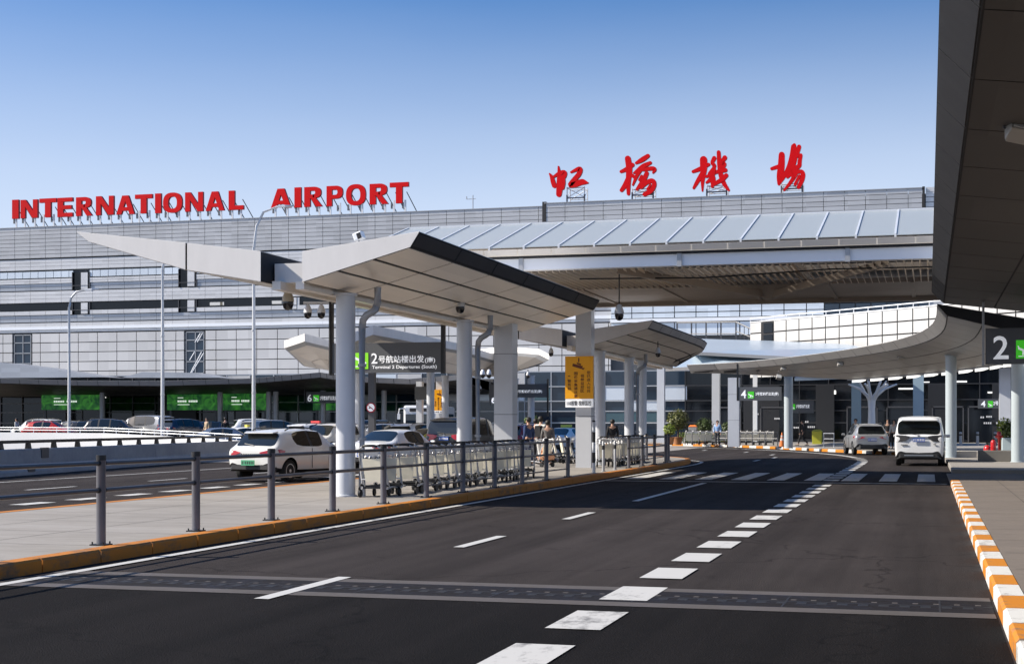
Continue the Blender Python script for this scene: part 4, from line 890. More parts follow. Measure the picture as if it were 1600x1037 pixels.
def car_meshes(kind):
    if kind in CARCACHE: return CARCACHE[kind]
    K = KIND[kind]; st = K['st']; vs = []; fs = []; ms = []; NP = 14
    for (y, zf, zb, zr, wb, wr_, tg) in st:
        half = [(0, zf), (wb * .72, zf), (wb * .95, zf + .09), (wb, zf + (zb - zf) * .55), (wb * .985, zb), (wr_, max(zb + .012, zr - .045)), (wr_ * .72, zr), ]
        ring = half + [(0, zr + .012)] + [(-x, z) for (x, z) in half[:0:-1]]
        vs += [(x, y, z) for (x, z) in ring]
    NP = len(vs) // len(st)
    for i in range(len(st) - 1):
        tg = st[i][6]
        for k in range(NP):
            m = 0; kk = k if k < 7 else NP - 1 - k
            if kk == 4 and tg == 'sg': m = 1
            if kk == 4 and tg == 'sg2': m = 2
            if kk in (5, 6) and tg == 'ws': m = 3
            if kk in (5, 6) and tg == 'rw': m = 4
            if kk in (0, 1): m = 5
            fs.append((i * NP + k, i * NP + (k + 1) % NP, (i + 1) * NP + (k + 1) % NP, (i + 1) * NP + k)); ms.append(m)
    fs += [tuple(range(NP - 1, -1, -1)), tuple(range((len(st) - 1) * NP, len(st) * NP))]; ms += [0, 0]
    me = bpy.data.meshes.new('car'); me.from_pydata(vs, [], fs)
    for i in range(7): me.materials.append(clad_m if i != 6 else tyre_m)
    me.polygons.foreach_set('material_index', ms); me.update()
    bm = bmesh.new(); bm.from_mesh(me); bmesh.ops.recalc_face_normals(bm, faces=bm.faces)
    cl = bm.edges.layers.float.get('crease_edge') or bm.edges.layers.float.new('crease_edge')
    for e in bm.edges:
        if len(e.link_faces) == 2 and e.link_faces[0].material_index != e.link_faces[1].material_index: e[cl] = .75
    bm.to_mesh(me); bm.free()
    o = bpy.data.objects.new('tmp', me); COL.objects.link(o)
    sd = o.modifiers.new('s', 'SUBSURF'); sd.levels = 2; sd.render_levels = 2
    cb = MB(); 
    for ya in K['ax']: cb.cyl((-2, ya, K['wr'] + .01), (2, ya, K['wr'] + .01), K['wr'] + .055, 28, 0)
    for ya in K['ax']: pass
    cm = cb.mesh('cut', [tyre_m]); co = bpy.data.objects.new('cut', cm); COL.objects.link(co)
    # arches are cut only a hand's depth into each side: subtract a pair of short drums per axle
    COL.objects.unlink(co); bpy.data.objects.remove(co)
    cb = MB()
    for ya in K['ax']:
        for sg in (-1, 1): cb.cyl((sg * (K['W'] - .30), ya, K['wr'] + .01), (sg * 1.5, ya, K['wr'] + .01), K['wr'] + .055, 28, 0)
    cm = cb.mesh('cut', [tyre_m]); co = bpy.data.objects.new('cut', cm); COL.objects.link(co)
    bo = o.modifiers.new('b', 'BOOLEAN'); bo.object = co; bo.operation = 'DIFFERENCE'; bo.solver = 'EXACT'
    try: bo.material_mode = 'TRANSFER'
    except Exception: pass
    bpy.context.view_layer.update()
    ev = bpy.data.meshes.new_from_object(o.evaluated_get(bpy.context.evaluated_depsgraph_get()))
    groups = {}
    mi = [ev.materials[p.material_index].name if p.material_index < len(ev.materials) and ev.materials[p.material_index] else '' for p in ev.polygons]
    for p in ev.polygons:
        key = p.material_index
        if key > 4 or key in (2,): key = 5 if key > 4 else 2
        groups.setdefault(key, []).append([ev.vertices[v].co.copy() for v in p.vertices])
    bpy.data.objects.remove(o); bpy.data.objects.remove(co)
    CARCACHE[kind] = groups
    return groups
def weld(polys, name, mats):
    vs = []; idx = {}; fs = []
    for pl in polys:
        f = []
        for c in pl:
            k = (round(c.x, 4), round(c.y, 4), round(c.z, 4))
            if k not in idx: idx[k] = len(vs); vs.append(c)
            if idx[k] not in f: f.append(idx[k])
        if len(f) > 2: fs.append(f)
    me = bpy.data.meshes.new(name); me.from_pydata([tuple(v) for v in vs], [], fs)
    for m in mats: me.materials.append(m)
    me.polygons.foreach_set('use_smooth', [True] * len(me.polygons))
    try: me.set_sharp_from_angle(angle=R(38))
    except Exception: pass
    me.update(); return me
WHEEL = {}
def wheel_meshes(r):
    if r not in WHEEL:
        n = 26; b = MB(); w2 = .105
        prof = [(r * .62, -w2 * .9), (r * .9, -w2), (r * .985, -w2 * .75), (r, -w2 * .4), (r, w2 * .4), (r * .985, w2 * .75), (r * .9, w2), (r * .62, w2 * .9)]
        b.lathe(prof, (0, 0, 0), n); ty = b.mesh('tyre', [tyre_m], smooth=40); ty.transform(Matrix.Rotation(R(90), 4, 'Y'))
        b = MB(); b.lathe([(r * .63, w2 * .5), (r * .63, w2 * .93), (r * .57, w2 * .93), (r * .55, w2 * .55), (.001, w2 * .55)], (0, 0, 0), n)
        for k in range(5):
            a = 2 * math.pi * k / 5; c = Vector((math.cos(a), math.sin(a), 0))
            b.box(c * r * .31 + Vector((0, 0, w2 * .78)), (r * .56, r * .15, .025), rz=a)
        b.cyl((0, 0, w2 * .6), (0, 0, w2 * .96), r * .15, 12); rm = b.mesh('rim', [rim_m], smooth=40); rm.transform(Matrix.Rotation(R(90), 4, 'Y'))
        WHEEL[r] = (ty, rm)
    return WHEEL[r]
def make_car(kind, name, color, label, cat, x, y, rz, plate=plate_b, group='cars on the forecourt', dark_tail=False, z=0.0, sign=None, two=None):
    K = KIND[kind]; g = car_meshes(kind); P = paints[color]
    t = thing(name, label, cat, (x, y, z), group, rz)
    def put(nm_, key, m):
        if key in g: link(nm_, weld(g[key], nm_, [m]), t)
    put('body', 0, P); put('lower_cladding', 5, clad_m); put('windscreen', 3, car_glass); put('rear_window', 4, car_glass); put('window_pillar', 2, clad_m)
    left = [p for p in g.get(1, []) if p[0].x < 0]; right = [p for p in g.get(1, []) if p[0].x > 0]
    if left: link('side_window', weld(left, 'side_window', [car_glass]), t)
    if right: link('side_window', weld(right, 'side_window', [car_glass]), t)
    ty, rm = wheel_meshes(K['wr'])
    for ya in K['ax']:
        for sg in (-1, 1):
            o = link('wheel', ty, t); o.location = (sg * (K['W'] - .125), ya, K['wr']); o.rotation_euler = (0, 0, 0 if sg > 0 else math.pi)
            link('rim', rm, o)
    L2 = -K['st'][1][0] - .0; zb = K['st'][1][2]; wb = K['st'][1][4]; W = K['W']
    big = kind in ('suv', 'van')
    for sg in (-1, 1):
        b = MB()
        if kind == 'van':
            b.loft([[(sg * .34, -2.47, 1.10), (sg * .50, -2.475, .98), (sg * .86, -2.42, .92), (sg * .925, -2.28, .98), (sg * .90, -2.36, 1.05)], [(sg * .34, -2.45, 1.16), (sg * .50, -2.45, 1.19), (sg * .86, -2.395, 1.21), (sg * .93, -2.22, 1.22), (sg * .90, -2.33, 1.21)]])
        else:
            zt = zb - .05; hgt = .15 if kind == 'hatch' else .13
            b.loft([[(sg * wb * .42, -L2 - .055, zt - hgt * .35), (sg * wb * .86, -L2 - .025, zt - hgt), (sg * (W - .015), -L2 + .22, zt - hgt * .75), (sg * (W + .004), -L2 + .42, zt - .02), (sg * wb * .9, -L2 + .05, zt - hgt * .5)],
                    [(sg * wb * .42, -L2 - .05, zt - hgt * .2), (sg * wb * .84, -L2 - .005, zt + .05), (sg * (W - .02), -L2 + .22, zt + .05), (sg * (W + .002), -L2 + .42, zt + .015), (sg * wb * .9, -L2 + .08, zt + .04)]])
        b.build('tail_lamp', smoke_m if dark_tail else tail_m, t) if False else link('tail_lamp', b.mesh('tail_lamp', [smoke_m if dark_tail else tail_m]), t)
        yf = K['st'][-2][0]; zf = K['st'][-2][2]
        b = MB(); b.loft([[(sg * .42, yf + .06, zf - .08), (sg * .70, yf - .02, zf - .06), (sg * (W - .07), yf - .32, zf + .02)], [(sg * .42, yf + .05, zf - .01), (sg * .70, yf - .06, zf + .04), (sg * (W - .07), yf - .34, zf + .09)]]); link('headlight', b.mesh('headlight', [head_m]), t)
        ym = [s_ for s_ in K['st'] if s_[6] == 'ws'][-1][0] + .12; zm = [s_ for s_ in K['st'] if s_[6] == 'ws'][-1][2]
        b = MB(); b.lathe([(.01, -.10), (.07, -.085), (.085, 0), (.07, .085), (.01, .10)], (0, 0, 0), 10); me = b.mesh('mirror', [P], smooth=60); me.transform(Matrix.Translation((sg * (W + .10), ym, zm + .05)) @ Matrix.Rotation(R(90), 4, 'Y') @ Matrix.Diagonal((.8, .7, 1, 1))); link('mirror', me, t)
        for ya in ((-.55, .35) if kind != 'van' else (-.7, .45)):
            b = MB(); b.box((sg * (W + .006), ya - .15, zb - .12), (.03, .17, .028)); link('door_handle', b.mesh('door_handle', [P]), t)
        if kind in ('hatch', 'suv'):
            b = MB(); rr = [s_ for s_ in K['st'] if s_[6] in ('sg', 'sg2')]
            b.tube([(sg * rr[0][5] * .93, rr[0][0] - .1, rr[0][3] - .02), (sg * rr[0][5] * .95, rr[0][0] + .05, rr[0][3] + .035), (sg * rr[1][5] * .95, rr[1][0], rr[1][3] + .035), (sg * rr[-1][5] * .95, rr[-1][0] + .25, rr[-1][3] + .01), (sg * rr[-1][5] * .93, rr[-1][0] + .4, rr[-1][3] - .04)], .018, 6); link('roof_rail', b.mesh('roof_rail', [black_m], smooth=60), t)
    pz = {'hatch': .55, 'sedan': .60, 'suv': .82, 'van': 1.02}[kind]; py_ = -K['L'] / 2 - .01 - (.05 if kind == 'hatch' else .035)
    if kind in ('hatch', 'suv', 'sedan'):
        b = MB(); b.loft([[(-.80, -L2 + .10, .30), (.80, -L2 + .10, .30), (.80, -L2 + .12, .52 if big else .46), (-.80, -L2 + .12, .52 if big else .46)], [(-.62, -L2 - .075, .36), (.62, -L2 - .075, .36), (.62, -L2 - .07, .54 if big else .48), (-.62, -L2 - .07, .54 if big else .48)]]); link('rear_bumper', b.mesh('rear_bumper', [clad_m]), t)
    if kind == 'van':
        b = MB(); b.loft([[(-.84, -2.30, .26), (.84, -2.30, .26), (.84, -2.30, .50), (-.84, -2.30, .50)], [(-.70, -2.475, .33), (.70, -2.475, .33), (.70, -2.47, .46), (-.70, -2.47, .46)]]); link('rear_bumper', b.mesh('rear_bumper', [clad_m]), t)
        b = MB(); b.box((0, -2.46, .42), (1.1, .06, .05)); link('bumper_trim', b.mesh('bumper_trim', [rim_m]), t)
        b = MB(); b.box((0, -2.455, 1.135), (.70, .04, .03)); b.cyl((0, -2.44, 1.155), (0, -2.485, 1.155), .05, 14); link('tailgate_badge', b.mesh('tailgate_badge', [rim_m]), t)
        for (bx, bz, bw) in ((-.55, .88, .26), (.60, .90, .10)):
            b = MB(); b.box((bx, -2.462, bz - .05), (bw, .02, .03)); link('badge', b.mesh('badge', [smoke_m]), t)
    b = MB(); b.box((0, py_ + (-.025 if kind == 'hatch' else (.01 if kind == 'suv' else 0)), pz), (.46, .022, .15)); o = link('licence_plate', b.mesh('licence_plate', [plate]), t)
    b = MB()
    for k in range(7): b.box((-.185 + k * .062, py_ + (-.025 if kind == 'hatch' else (.01 if kind == 'suv' else 0)) - .0125, pz), (.034 if k != 1 else .018, .003, .085))
    link('plate_mark', b.mesh('plate_mark', [clad_m if plate is plate_g else plate_y]), o)
    rwi = [i for i, s_ in enumerate(K['st']) if s_[6] == 'rw'][0]; r0, r1 = K['st'][rwi], K['st'][rwi + 1]
    if kind != 'sedan':
        b = MB(); b.loft([[(-r1[5] * .9, r1[0] - .02, r1[3] - .015), (r1[5] * .9, r1[0] - .02, r1[3] - .015), (r1[5] * .9, r1[0] - .02, r1[3] + .03), (-r1[5] * .9, r1[0] - .02, r1[3] + .03)], [(-r1[5] * .8, r1[0] - .2, r1[3] - .03), (r1[5] * .8, r1[0] - .2, r1[3] - .03), (r1[5] * .8, r1[0] - .2, r1[3] - .005), (-r1[5] * .8, r1[0] - .2, r1[3] - .005)]]); link('spoiler', b.mesh('spoiler', [P]), t)
        b = MB(); b.cyl((0, r0[0] - .035, r0[3] + .02), (-.34, r0[0] - .01, r0[3] + .07), .013, 6); link('rear_wiper', b.mesh('rear_wiper', [black_m]), t)
    if kind == 'hatch':
        b = MB()
        for k in range(8): b.box((-.27 + k * .077, -2.035, .78), (.045, .012, .04))
        link('tailgate_lettering', b.mesh('tailgate_lettering', [smoke_m]), t)
    if sign:
        b = MB(); b.box((0, .1, K['H'] + .09), (.62, .18, .14)); link('roof_sign', b.mesh('roof_sign', [sign]), t)
    # dark seam lines of the doors
    b = MB()
    for sg in (-1, 1):
        for ys_ in ((-.24, .62) if kind != 'van' else (-.95, .15)): b.box((sg * (W - .002), ys_, .66), (.012, .014, .56))
    link('door_seam', b.mesh('door_seam', [clad_m]), t)
    return t
def place(px_, d, kind, name, color, label, cat, yaw, **kw):
    p = at(px_, 663, d); return make_car(kind, name, color, label, cat, p.x, p.y, R(yaw), **kw)
make_car('hatch', 'parked_car', 'white', 'cream white hatchback with green plate and roof rails leaving along the left roadway', 'car', -17.95, 40.2, R(-12), plate=plate_g)
make_car('sedan', 'parked_car', 'pearl', 'white saloon with red tail lamps behind the nearest trolleys', 'car', -18.1, 49.6, R(-10))
make_car('suv', 'parked_car', 'silver', 'silver estate car with blue plate turning left by the far kerb', 'car', -3.3, 82.9, R(12))
make_car('van', 'parked_van', 'pearl', 'white people carrier with a big dark rear window and blue plate', 'van', -.28, 62.5, R(-1.5), dark_tail=True)
place(492, 88, 'suv', 'parked_car', 'pearl', 'white car with a red roof sign seen from behind, left of the first round column', 'car', -14, sign=mat('taxi_sign_red', (.6, .05, .05), .5))
place(516, 76, 'suv', 'parked_car', 'white', 'white car facing the camera just left of the first round column', 'car', 172)
place(384, 96, 'sedan', 'parked_car', 'pearl', 'white taxi with a yellow roof sign behind the barrier wall', 'car', -50, sign=mat('taxi_sign_yellow', (.75, .6, .08), .5))
place(352, 84, 'sedan', 'parked_car', 'bluegrey', 'blue grey saloon low behind the white parapet', 'car', -70)
place(430, 104, 'van', 'parked_van', 'silver', 'silver grey van beyond the cream hatchback', 'van', -30)
place(291, 112, 'suv', 'parked_car', 'navy', 'dark navy car with red tail lamps under the second green billboard', 'car', -22)
place(145, 116, 'hatch', 'parked_car', 'black', 'black hatchback behind the parapet under the first green billboard', 'car', -78)
place(60, 120, 'suv', 'parked_car', 'pearl', 'white car at the far left behind the orange red one', 'car', 80)
place(78, 113, 'hatch', 'parked_car', 'red', 'orange red hatchback at the far left behind the parapet', 'car', -84)
place(618, 92, 'suv', 'parked_car', 'silver', 'silver car with its side windows showing, right of the drain pipe', 'car', -60)
place(655, 80, 'suv', 'parked_car', 'pearl', 'white and dark windowed car behind the white saloon', 'car', -14)
place(683, 74, 'sedan', 'parked_car', 'taxi', 'pale yellow taxi with a roof sign behind the white saloon', 'car', -30, sign=mat('taxi_sign_yellow', (.75, .6, .08), .5))
place(732, 66, 'van', 'parked_van', 'black', 'black van with red tail lamps between the round and square columns', 'van', -8, dark_tail=False)
place(818, 72, 'suv', 'parked_car', 'darkred', 'dark red car just right of the square column', 'car', -8)
place(884, 84, 'sedan', 'parked_car', 'pearl', 'white taxi with a yellow green roof sign left of the yellow sign pillar', 'car', -8, sign=mat('taxi_sign_lime', (.55, .62, .10), .5))
place(590, 100, 'van', 'parked_van', 'black', 'black van with its tailgate in shade behind the drain pipe', 'van', -20)
b = MB(); b.extrude([Vector(p_) for p_ in ((-130, 98, .01), (-47, 98, .01), (-38, 116.9, .01), (-130, 116.9, .01))], (0, 0, .38)); struct(b.build('forecourt_road', asphalt))
for o_ in [o_ for o_ in COL.objects if o_.get('category') in ('car', 'van') and o_.location.y > 98 and o_.location.x < -45]: o_.location.z = .39
place(112, 118, 'hatch', 'parked_car', 'silver', 'silver hatchback between the orange red and the black hatchbacks', 'car', 82, z=.39)
place(178, 113, 'suv', 'parked_car', 'black', 'black car just left of the second lamp, under the terminal canopy', 'car', -80, z=.39)
place(225, 115, 'van', 'parked_van', 'silver', 'silver grey van right of the second lamp behind the parapet', 'van', 76, z=.39)
place(336, 118, 'hatch', 'parked_car', 'navy', 'dark blue hatchback beyond the person in tan clothes', 'car', -70, z=.39)
place(408, 112, 'suv', 'parked_car', 'pearl', 'white car just right of the tallest lamp behind the barrier', 'car', -60, z=.39)
place(455, 108, 'sedan', 'parked_car', 'silver', 'silver saloon far behind the cream hatchback roof', 'car', -65)
place(548, 86, 'hatch', 'parked_car', 'pearl', 'white hatchback glimpsed between round column and drain pipe', 'car', -30)
# white shuttle bus facing the camera
p = at(672, 663, 112); bus = thing('shuttle_bus', 'white shuttle bus with a black windscreen behind the waiting cars', 'bus', (p.x, p.y, 0), None, R(176 + 14))
b = MB(); b.box((0, 0, 1.65), (2.45, 9.5, 2.7)); link('body', b.mesh('body', [paints['pearl']]), bus, bevel=.16)
b = MB(); b.box((0, 4.76, 1.75), (2.1, .06, 1.25)); link('windscreen', b.mesh('windscreen', [car_glass]), bus)
b = MB(); b.box((0, 4.77, 2.68), (1.5, .06, .24)); link('destination_board', b.mesh('destination_board', [gap_m]), bus)
for sg in (-1, 1):
    b = MB(); b.box((sg * 1.225, -.2, 1.95), (.03, 7.6, .95)); link('side_window', b.mesh('side_window', [car_glass]), bus)
    b = MB(); b.tube([(sg * 1.15, 4.7, 2.8), (sg * 1.45, 5.05, 2.75), (sg * 1.5, 5.1, 2.4)], .05, 6); b.box((sg * 1.5, 5.1, 2.2), (.2, .1, .4)); link('mirror', b.mesh('mirror', [paints['pearl']]), bus)
    b = MB(); b.box((sg * .9, 4.77, .75), (.4, .06, .18)); link('headlight', b.mesh('headlight', [head_m]), bus)
    for ya in (-3, 3):
        b = MB(); b.cyl((sg * .95, ya, .48), (sg * 1.24, ya, .48), .48, 22); link('wheel', b.mesh('wheel', [tyre_m], smooth=40), bus)
# ================================================================== BARRIER, PARAPET, LAMPS
conc_bl = mat('barrier_concrete', (0.30, 0.305, 0.315), 0.7, var=.10, vs=.8, var2=.06, vs2=6)
parapet_m = mat('parapet_white', (0.80, 0.80, 0.79), 0.6, var=.05, vs=.6)
bar = thing('crash_barrier', 'blue grey concrete crash barrier with a black handrail along the left roadway', 'barrier', (-28, 42, 0))
d0 = Vector((-3.9, 23.7, 0)).normalized(); n0 = Vector((d0.y, -d0.x, 0)); S = Vector((-27.75, 39.8, 0)) - d0 * 26
prof = [(.26, 0), (.24, .12), (.12, .34), (.08, .80), (.05, .84), (-.15, .84), (-.15, 0)]
b = MB()
for i in range(16):
    a_, c_ = S + d0 * (i * 5 + .012), S + d0 * (i * 5 + 4.988)
    b.loft([[a_ + n0 * u + zz * z for (u, z) in prof], [c_ + n0 * u + zz * z for (u, z) in prof]])
b.build('wall', conc_bl, bar)
b = MB(); b.loft([[p + n0 * u + zz * z for (u, z) in ((.05, 1.02), (.05, 1.12), (-.07, 1.12), (-.07, 1.02))] for p in (S, S + d0 * 80)]); b.build('handrail', black_m, bar)
for i in range(40):
    p = S + d0 * (i * 2.0 + .5); b = MB(); b.loft([[p + n0 * u + d0 * v + zz * .84 for (u, v) in ((.05, -.10), (.05, .10), (-.10, .10), (-.10, -.10))], [p + n0 * u + d0 * v + zz * 1.02 for (u, v) in ((.03, -.16), (.03, .06), (-.05, .06), (-.05, -.16))]]); b.build('rail_post', black_m, bar)
for k_, (o_, w_, h_, z_) in enumerate(((29.2, .55, .34, .52), (27.9, .5, .12, .10))):
    p = S + d0 * o_; b = MB(); b.loft([[p + n0 * (.13 if z_ > .3 else .262) + d0 * v + zz * z for (v, z) in ((0, z_), (w_, z_), (w_, z_ + h_), (0, z_ + h_))], [p + n0 * .05 + d0 * v + zz * z for (v, z) in ((0, z_), (w_, z_), (w_, z_ + h_), (0, z_ + h_))]]); b.build('drain_box', steel_dark, bar)
pp = [(at(-90, 663, 84), 1.2), (at(160, 663, 80), 1.16), (at(300, 663, 77), .95), (at(420, 663, 74), .72), (at(470, 663, 73), .5)]
par = thing('ramp_parapet', 'long white ramp parapet with a thin white railing behind the crash barrier', 'wall', (-40, 70, 0))
b = MB(); b.loft([[Vector((p.x, p.y + o, z)) for (o, z) in ((0, 0), (0, h), (.3, h), (.3, 0))] for p, h in pp]); b.build('wall', parapet_m, par)
b = MB()
for z_ in (.28, .14): b.tube([Vector((p.x, p.y + .15, h + z_)) for p, h in pp], .022, 6)
b.build('rail', beam_white, par)
b = MB()
for (p, h), (q, h2) in zip(pp, pp[1:]):
    for k in range(7):
        r_ = lerp(p, q, k / 7); hh = h + (h2 - h) * k / 7; b.cyl((r_.x, r_.y + .15, hh - .02), (r_.x, r_.y + .15, hh + .28), .02, 5)
b.build('rail_post', beam_white, par)
def lamp(label, px_, d, ztop, arm, rise=1.2):
    p = at(px_, 663, d); t = thing('street_lamp', label, 'street lamp', (p.x, p.y, 0), 'street lamps by the left roadway')
    rt = Vector((cY, sY, 0)); q = Vector((p.x, p.y, 0))
    b = MB(); b.tube([q, q + zz * .9], .17, 12); b.tube([q + zz * .9, q + zz * 4.5, q + zz * (ztop - rise), q + zz * (ztop - rise * .45) + rt * arm * .12, q + zz * (ztop - rise * .12) + rt * arm * .42, q + zz * ztop + rt * arm], [.11, .10, .075, .065, .06, .05], 10)
    for z_ in (3.2, 6.4): b.cyl(q + zz * z_, q + zz * (z_ + .08), .115, 10)
    b.build('pole', pole_m, t, smooth=60)
    b = MB(); e = q + zz * ztop + rt * arm; b.loft([[e - rt * .05 + Vector((0, y_, z_)) for (y_, z_) in ((-.08, -.03), (.08, -.03), (.06, .05), (-.06, .05))], [e + rt * .45 + Vector((0, y_, z_)) + zz * .03 for (y_, z_) in ((-.15, -.05), (.15, -.05), (.1, .06), (-.1, .06))], [e + rt * .85 + Vector((0, y_, z_)) + zz * .05 for (y_, z_) in ((-.05, -.02), (.05, -.02), (.04, .03), (-.04, .03))]]); b.build('lamp_head', pole_m, t)
lamp('curved arm street lamp standing farthest left', 108, 98, 10.5, 1.1)
lamp('tall street lamp whose head is hidden by the long white canopy wing', 254, 81, 11.25, .8)
lamp('tallest street lamp, its arm crossing the red letter A', 396.5, 76, 12.75, 1.2, 2.2)
# ================================================================== LUGGAGE TROLLEYS
cream = mat('trolley_panel', (0.78, 0.73, 0.58), 0.45, var=.10, vs=2); cream2 = mat('trolley_panel_pale', (0.60, 0.61, 0.60), 0.45, var=.08, vs=2); tube_m = mat('trolley_tube', (.60, .60, .60), .35, metal=.4)
def trolley_meshes():
    b = MB()
    for sg in (-1, 1):
        b.tube([(sg * .27, .02, .16), (sg * .275, -.08, .55), (sg * .27, -.17, .86), (sg * .24, -.23, .99), (sg * .15, -.26, 1.03)], .02, 8)
        b.tube([(sg * .27, -.04, .17), (sg * .24, .35, .20), (sg * .17, .78, .17)], .016, 6)
        b.tube([(sg * .275, -.08, .55), (sg * .27, .12, .20)], .013, 6)
    b.tube([(-.27, -.05, .36), (.27, -.05, .36)], .013, 6)
    for k in range(5): b.tube([(-.2 + k * .1, -.155, .80), (-.2 + k * .1, -.05, .79), (-.19 + k * .095, .04, .96)], .008, 5)
    for z_, y_ in ((.82, .0), (.89, .02), (.96, .04)): b.tube([(-.26, -.17, z_), (-.22, y_, z_), (.22, y_, z_), (.26, -.17, z_)], .009, 5)
    fr = b.mesh('frame', [tube_m], smooth=60)
    b = MB(); b.tube([(-.16, -.255, 1.03), (-.10, -.285, 1.045), (.10, -.285, 1.045), (.16, -.255, 1.03)], .026, 8); hd = b.mesh('handle', [black_m], smooth=60)
    b = MB(); b.loft([[(-.175, -.070, .31), (.175, -.070, .31), (.175, -.053, .31), (-.175, -.053, .31)], [(-.215, -.16, .78), (.215, -.16, .78), (.215, -.143, .78), (-.215, -.143, .78)]]); pn = b.mesh('panel', [cream])
    b = MB(); b.loft([[(-.15, -.17, .845), (.15, -.17, .845), (.15, -.155, .845), (-.15, -.155, .845)], [(-.16, -.20, .955), (.16, -.20, .955), (.16, -.185, .955), (-.16, -.185, .955)]]); bk = b.mesh('notice_plate', [cream2])
    b = MB()
    b.loft([[(-.26, -.02, .17), (.26, -.02, .17), (.26, -.02, .20), (-.26, -.02, .20)], [(-.23, .35, .19), (.23, .35, .19), (.23, .35, .215), (-.23, .35, .215)], [(-.16, .80, .15), (.16, .80, .15), (.16, .80, .18), (-.16, .80, .18)]])
    for k in range(5): b.box((0, .05 + k * .15, .225), (.44 - k * .05, .04, .03))
    pf = b.mesh('platform', [black_m])
    wh = []
    for (x_, y_) in ((-.27, -.12), (.27, -.12), (0, .72)):
        b = MB(); b.cyl((x_ - .022, y_, .08), (x_ + .022, y_, .08), .08, 14); b.tube([(x_, y_, .08), (x_, y_ - .05, .18), (x_, y_ + .02, .26), (x_, y_ + .16, .22)], .024, 6); wh.append(b.mesh('wheel', [black_m], smooth=50))
    return fr, hd, pn, bk, pf, wh
TR = trolley_meshes(); TROLL = None
def trolley(x, y, rz, label, z=.15):
    global TROLL
    if TROLL is None:
        TROLL = thing('luggage_trolley', label, 'luggage trolley', (x, y, z), 'luggage trolleys parked in rows', rz)
        for nm_, me in zip(('frame', 'handle', 'panel', 'notice_plate', 'platform'), TR[:5]): link(nm_, me, TROLL)
        for me in TR[5]: link('wheel', me, TROLL)
        return TROLL
    t = copy_tree(TROLL); t.location = (x, y, z); t.rotation_euler = (0, 0, rz); t['label'] = label
    return t
ordn = ['first', 'second', 'third', 'fourth', 'fifth', 'sixth', 'seventh', 'eighth', 'ninth', 'tenth', 'eleventh', 'twelfth', 'thirteenth', 'fourteenth', 'fifteenth', 'sixteenth', 'seventeenth', 'eighteenth']
for i in range(16): trolley(-10.75 + random.uniform(-.06, .06), 28.3 + i * .76 + random.uniform(-.16, .16), R(random.uniform(-8, 8)), 'cream panelled luggage trolley, %s of the nearer row counted from the big round column' % ordn[i])
for i in range(12): trolley(-10.8 + random.uniform(-.04, .04) - (.10 * max(0, i - 8)), 50.6 + i * .68, R(random.uniform(-4, 4)), 'luggage trolley behind the short guard rail, %s from the yellow sign pillar' % ordn[i])
for i in range(7): trolley(-12.9 - i * .42, 54.5 + i * .5, R(-70 + random.uniform(-6, 6)), 'pale luggage trolley standing across the island behind the row, %s from the yellow sign pillar' % ordn[i])
for i in range(13):
    p = at(1076 + i * 10.5, 663, 106); trolley(p.x, p.y, R(random.uniform(-6, 6) + 20), 'luggage trolley in the far row across the bend, %s from the left' % ordn[i])
# ================================================================== SIGNS
board_m = mat('sign_board', (0.10, 0.106, 0.115), 0.5); txt_w = mat('sign_white', (.88, .89, .90), .5, emit=(.9, .93, 1.0), es=.22); lime = mat('sign_green', (0.22, 0.62, 0.02), .45, emit=(.2, .62, .02), es=.35)
lime_d = mat('sign_green_deep', (0.05, 0.42, 0.02), .45, emit=(.05, .5, .02), es=.35); yel = mat('sign_yellow', (0.95, 0.43, 0.006), .45, var=.04, vs=1); yel_t = mat('sign_brown_print', (.16, .035, .01), .5)
def plane_icon(b, x0, z0, s, y, m=0):
    P = lambda u, v: Vector((x0 + u * s, y, z0 + v * s))
    b.extrude([P(.12, .60), P(.45, .46), P(.80, .30), P(.90, .32), P(.86, .40), P(.55, .56), P(.22, .70)], (0, -.008, 0), m)
    b.extrude([P(.40, .48), P(.58, .40), P(.46, .22), P(.38, .22)], (0, -.007, 0), m); b.extrude([P(.14, .62), P(.24, .66), P(.16, .82), P(.10, .82)], (0, -.007, 0), m)
    b.extrude([P(.14, .12), P(.86, .12), P(.86, .17), P(.14, .17)], (0, -.007, 0), m)
def sign(label, Y, bx, items, poles=(), icon=None, iconm=None, group='dark direction signs', depth=.12):
    """bx = px left,right, y top,bottom on the plane Y; items = (text, px l, px r, y top, y bottom, bold)"""
    A = aty(bx[0], bx[3], Y); C = aty(bx[1], bx[2], Y); zl = min(A.z, aty(bx[1], bx[3], Y).z); zt = C.z
    t = thing('direction_sign', label, 'sign', ((A.x + C.x) / 2, Y, zl), group)
    b = MB(); b.span((A.x, Y, A.z), (C.x, Y + depth, zt)); b.build('board', board_m, t)
    b = MB()
    for (s_, l_, r_, yt, yb, bo) in items:
        a_ = aty(l_, yb, Y); c_ = aty(r_, yt, Y); write(b, s_, (a_.x, Y - .006, a_.z), c_.x - a_.x, c_.z - a_.z, 0, bold=bo, depth=.004)
    b.build('lettering', txt_w, t)
    if icon:
        a_ = aty(icon[0], icon[3], Y); c_ = aty(icon[1], icon[2], Y)
        b = MB(); b.span((a_.x, Y - .012, a_.z), (c_.x, Y - .002, c_.z)); o = b.build('pictogram', iconm or lime, t)
        b = MB(); plane_icon(b, a_.x, a_.z, c_.x - a_.x, Y - .013); b.build('aircraft_symbol', txt_w, o)
    for (px_, yt, yb, th) in poles:
        a_ = aty(px_, yb, Y); c_ = aty(px_, yt, Y); b = MB(); b.span((a_.x - th, Y - .02, a_.z), (a_.x + th, Y + .14, c_.z)); b.build('pole', black_m if th > .03 else steel_grey, t)
    return t
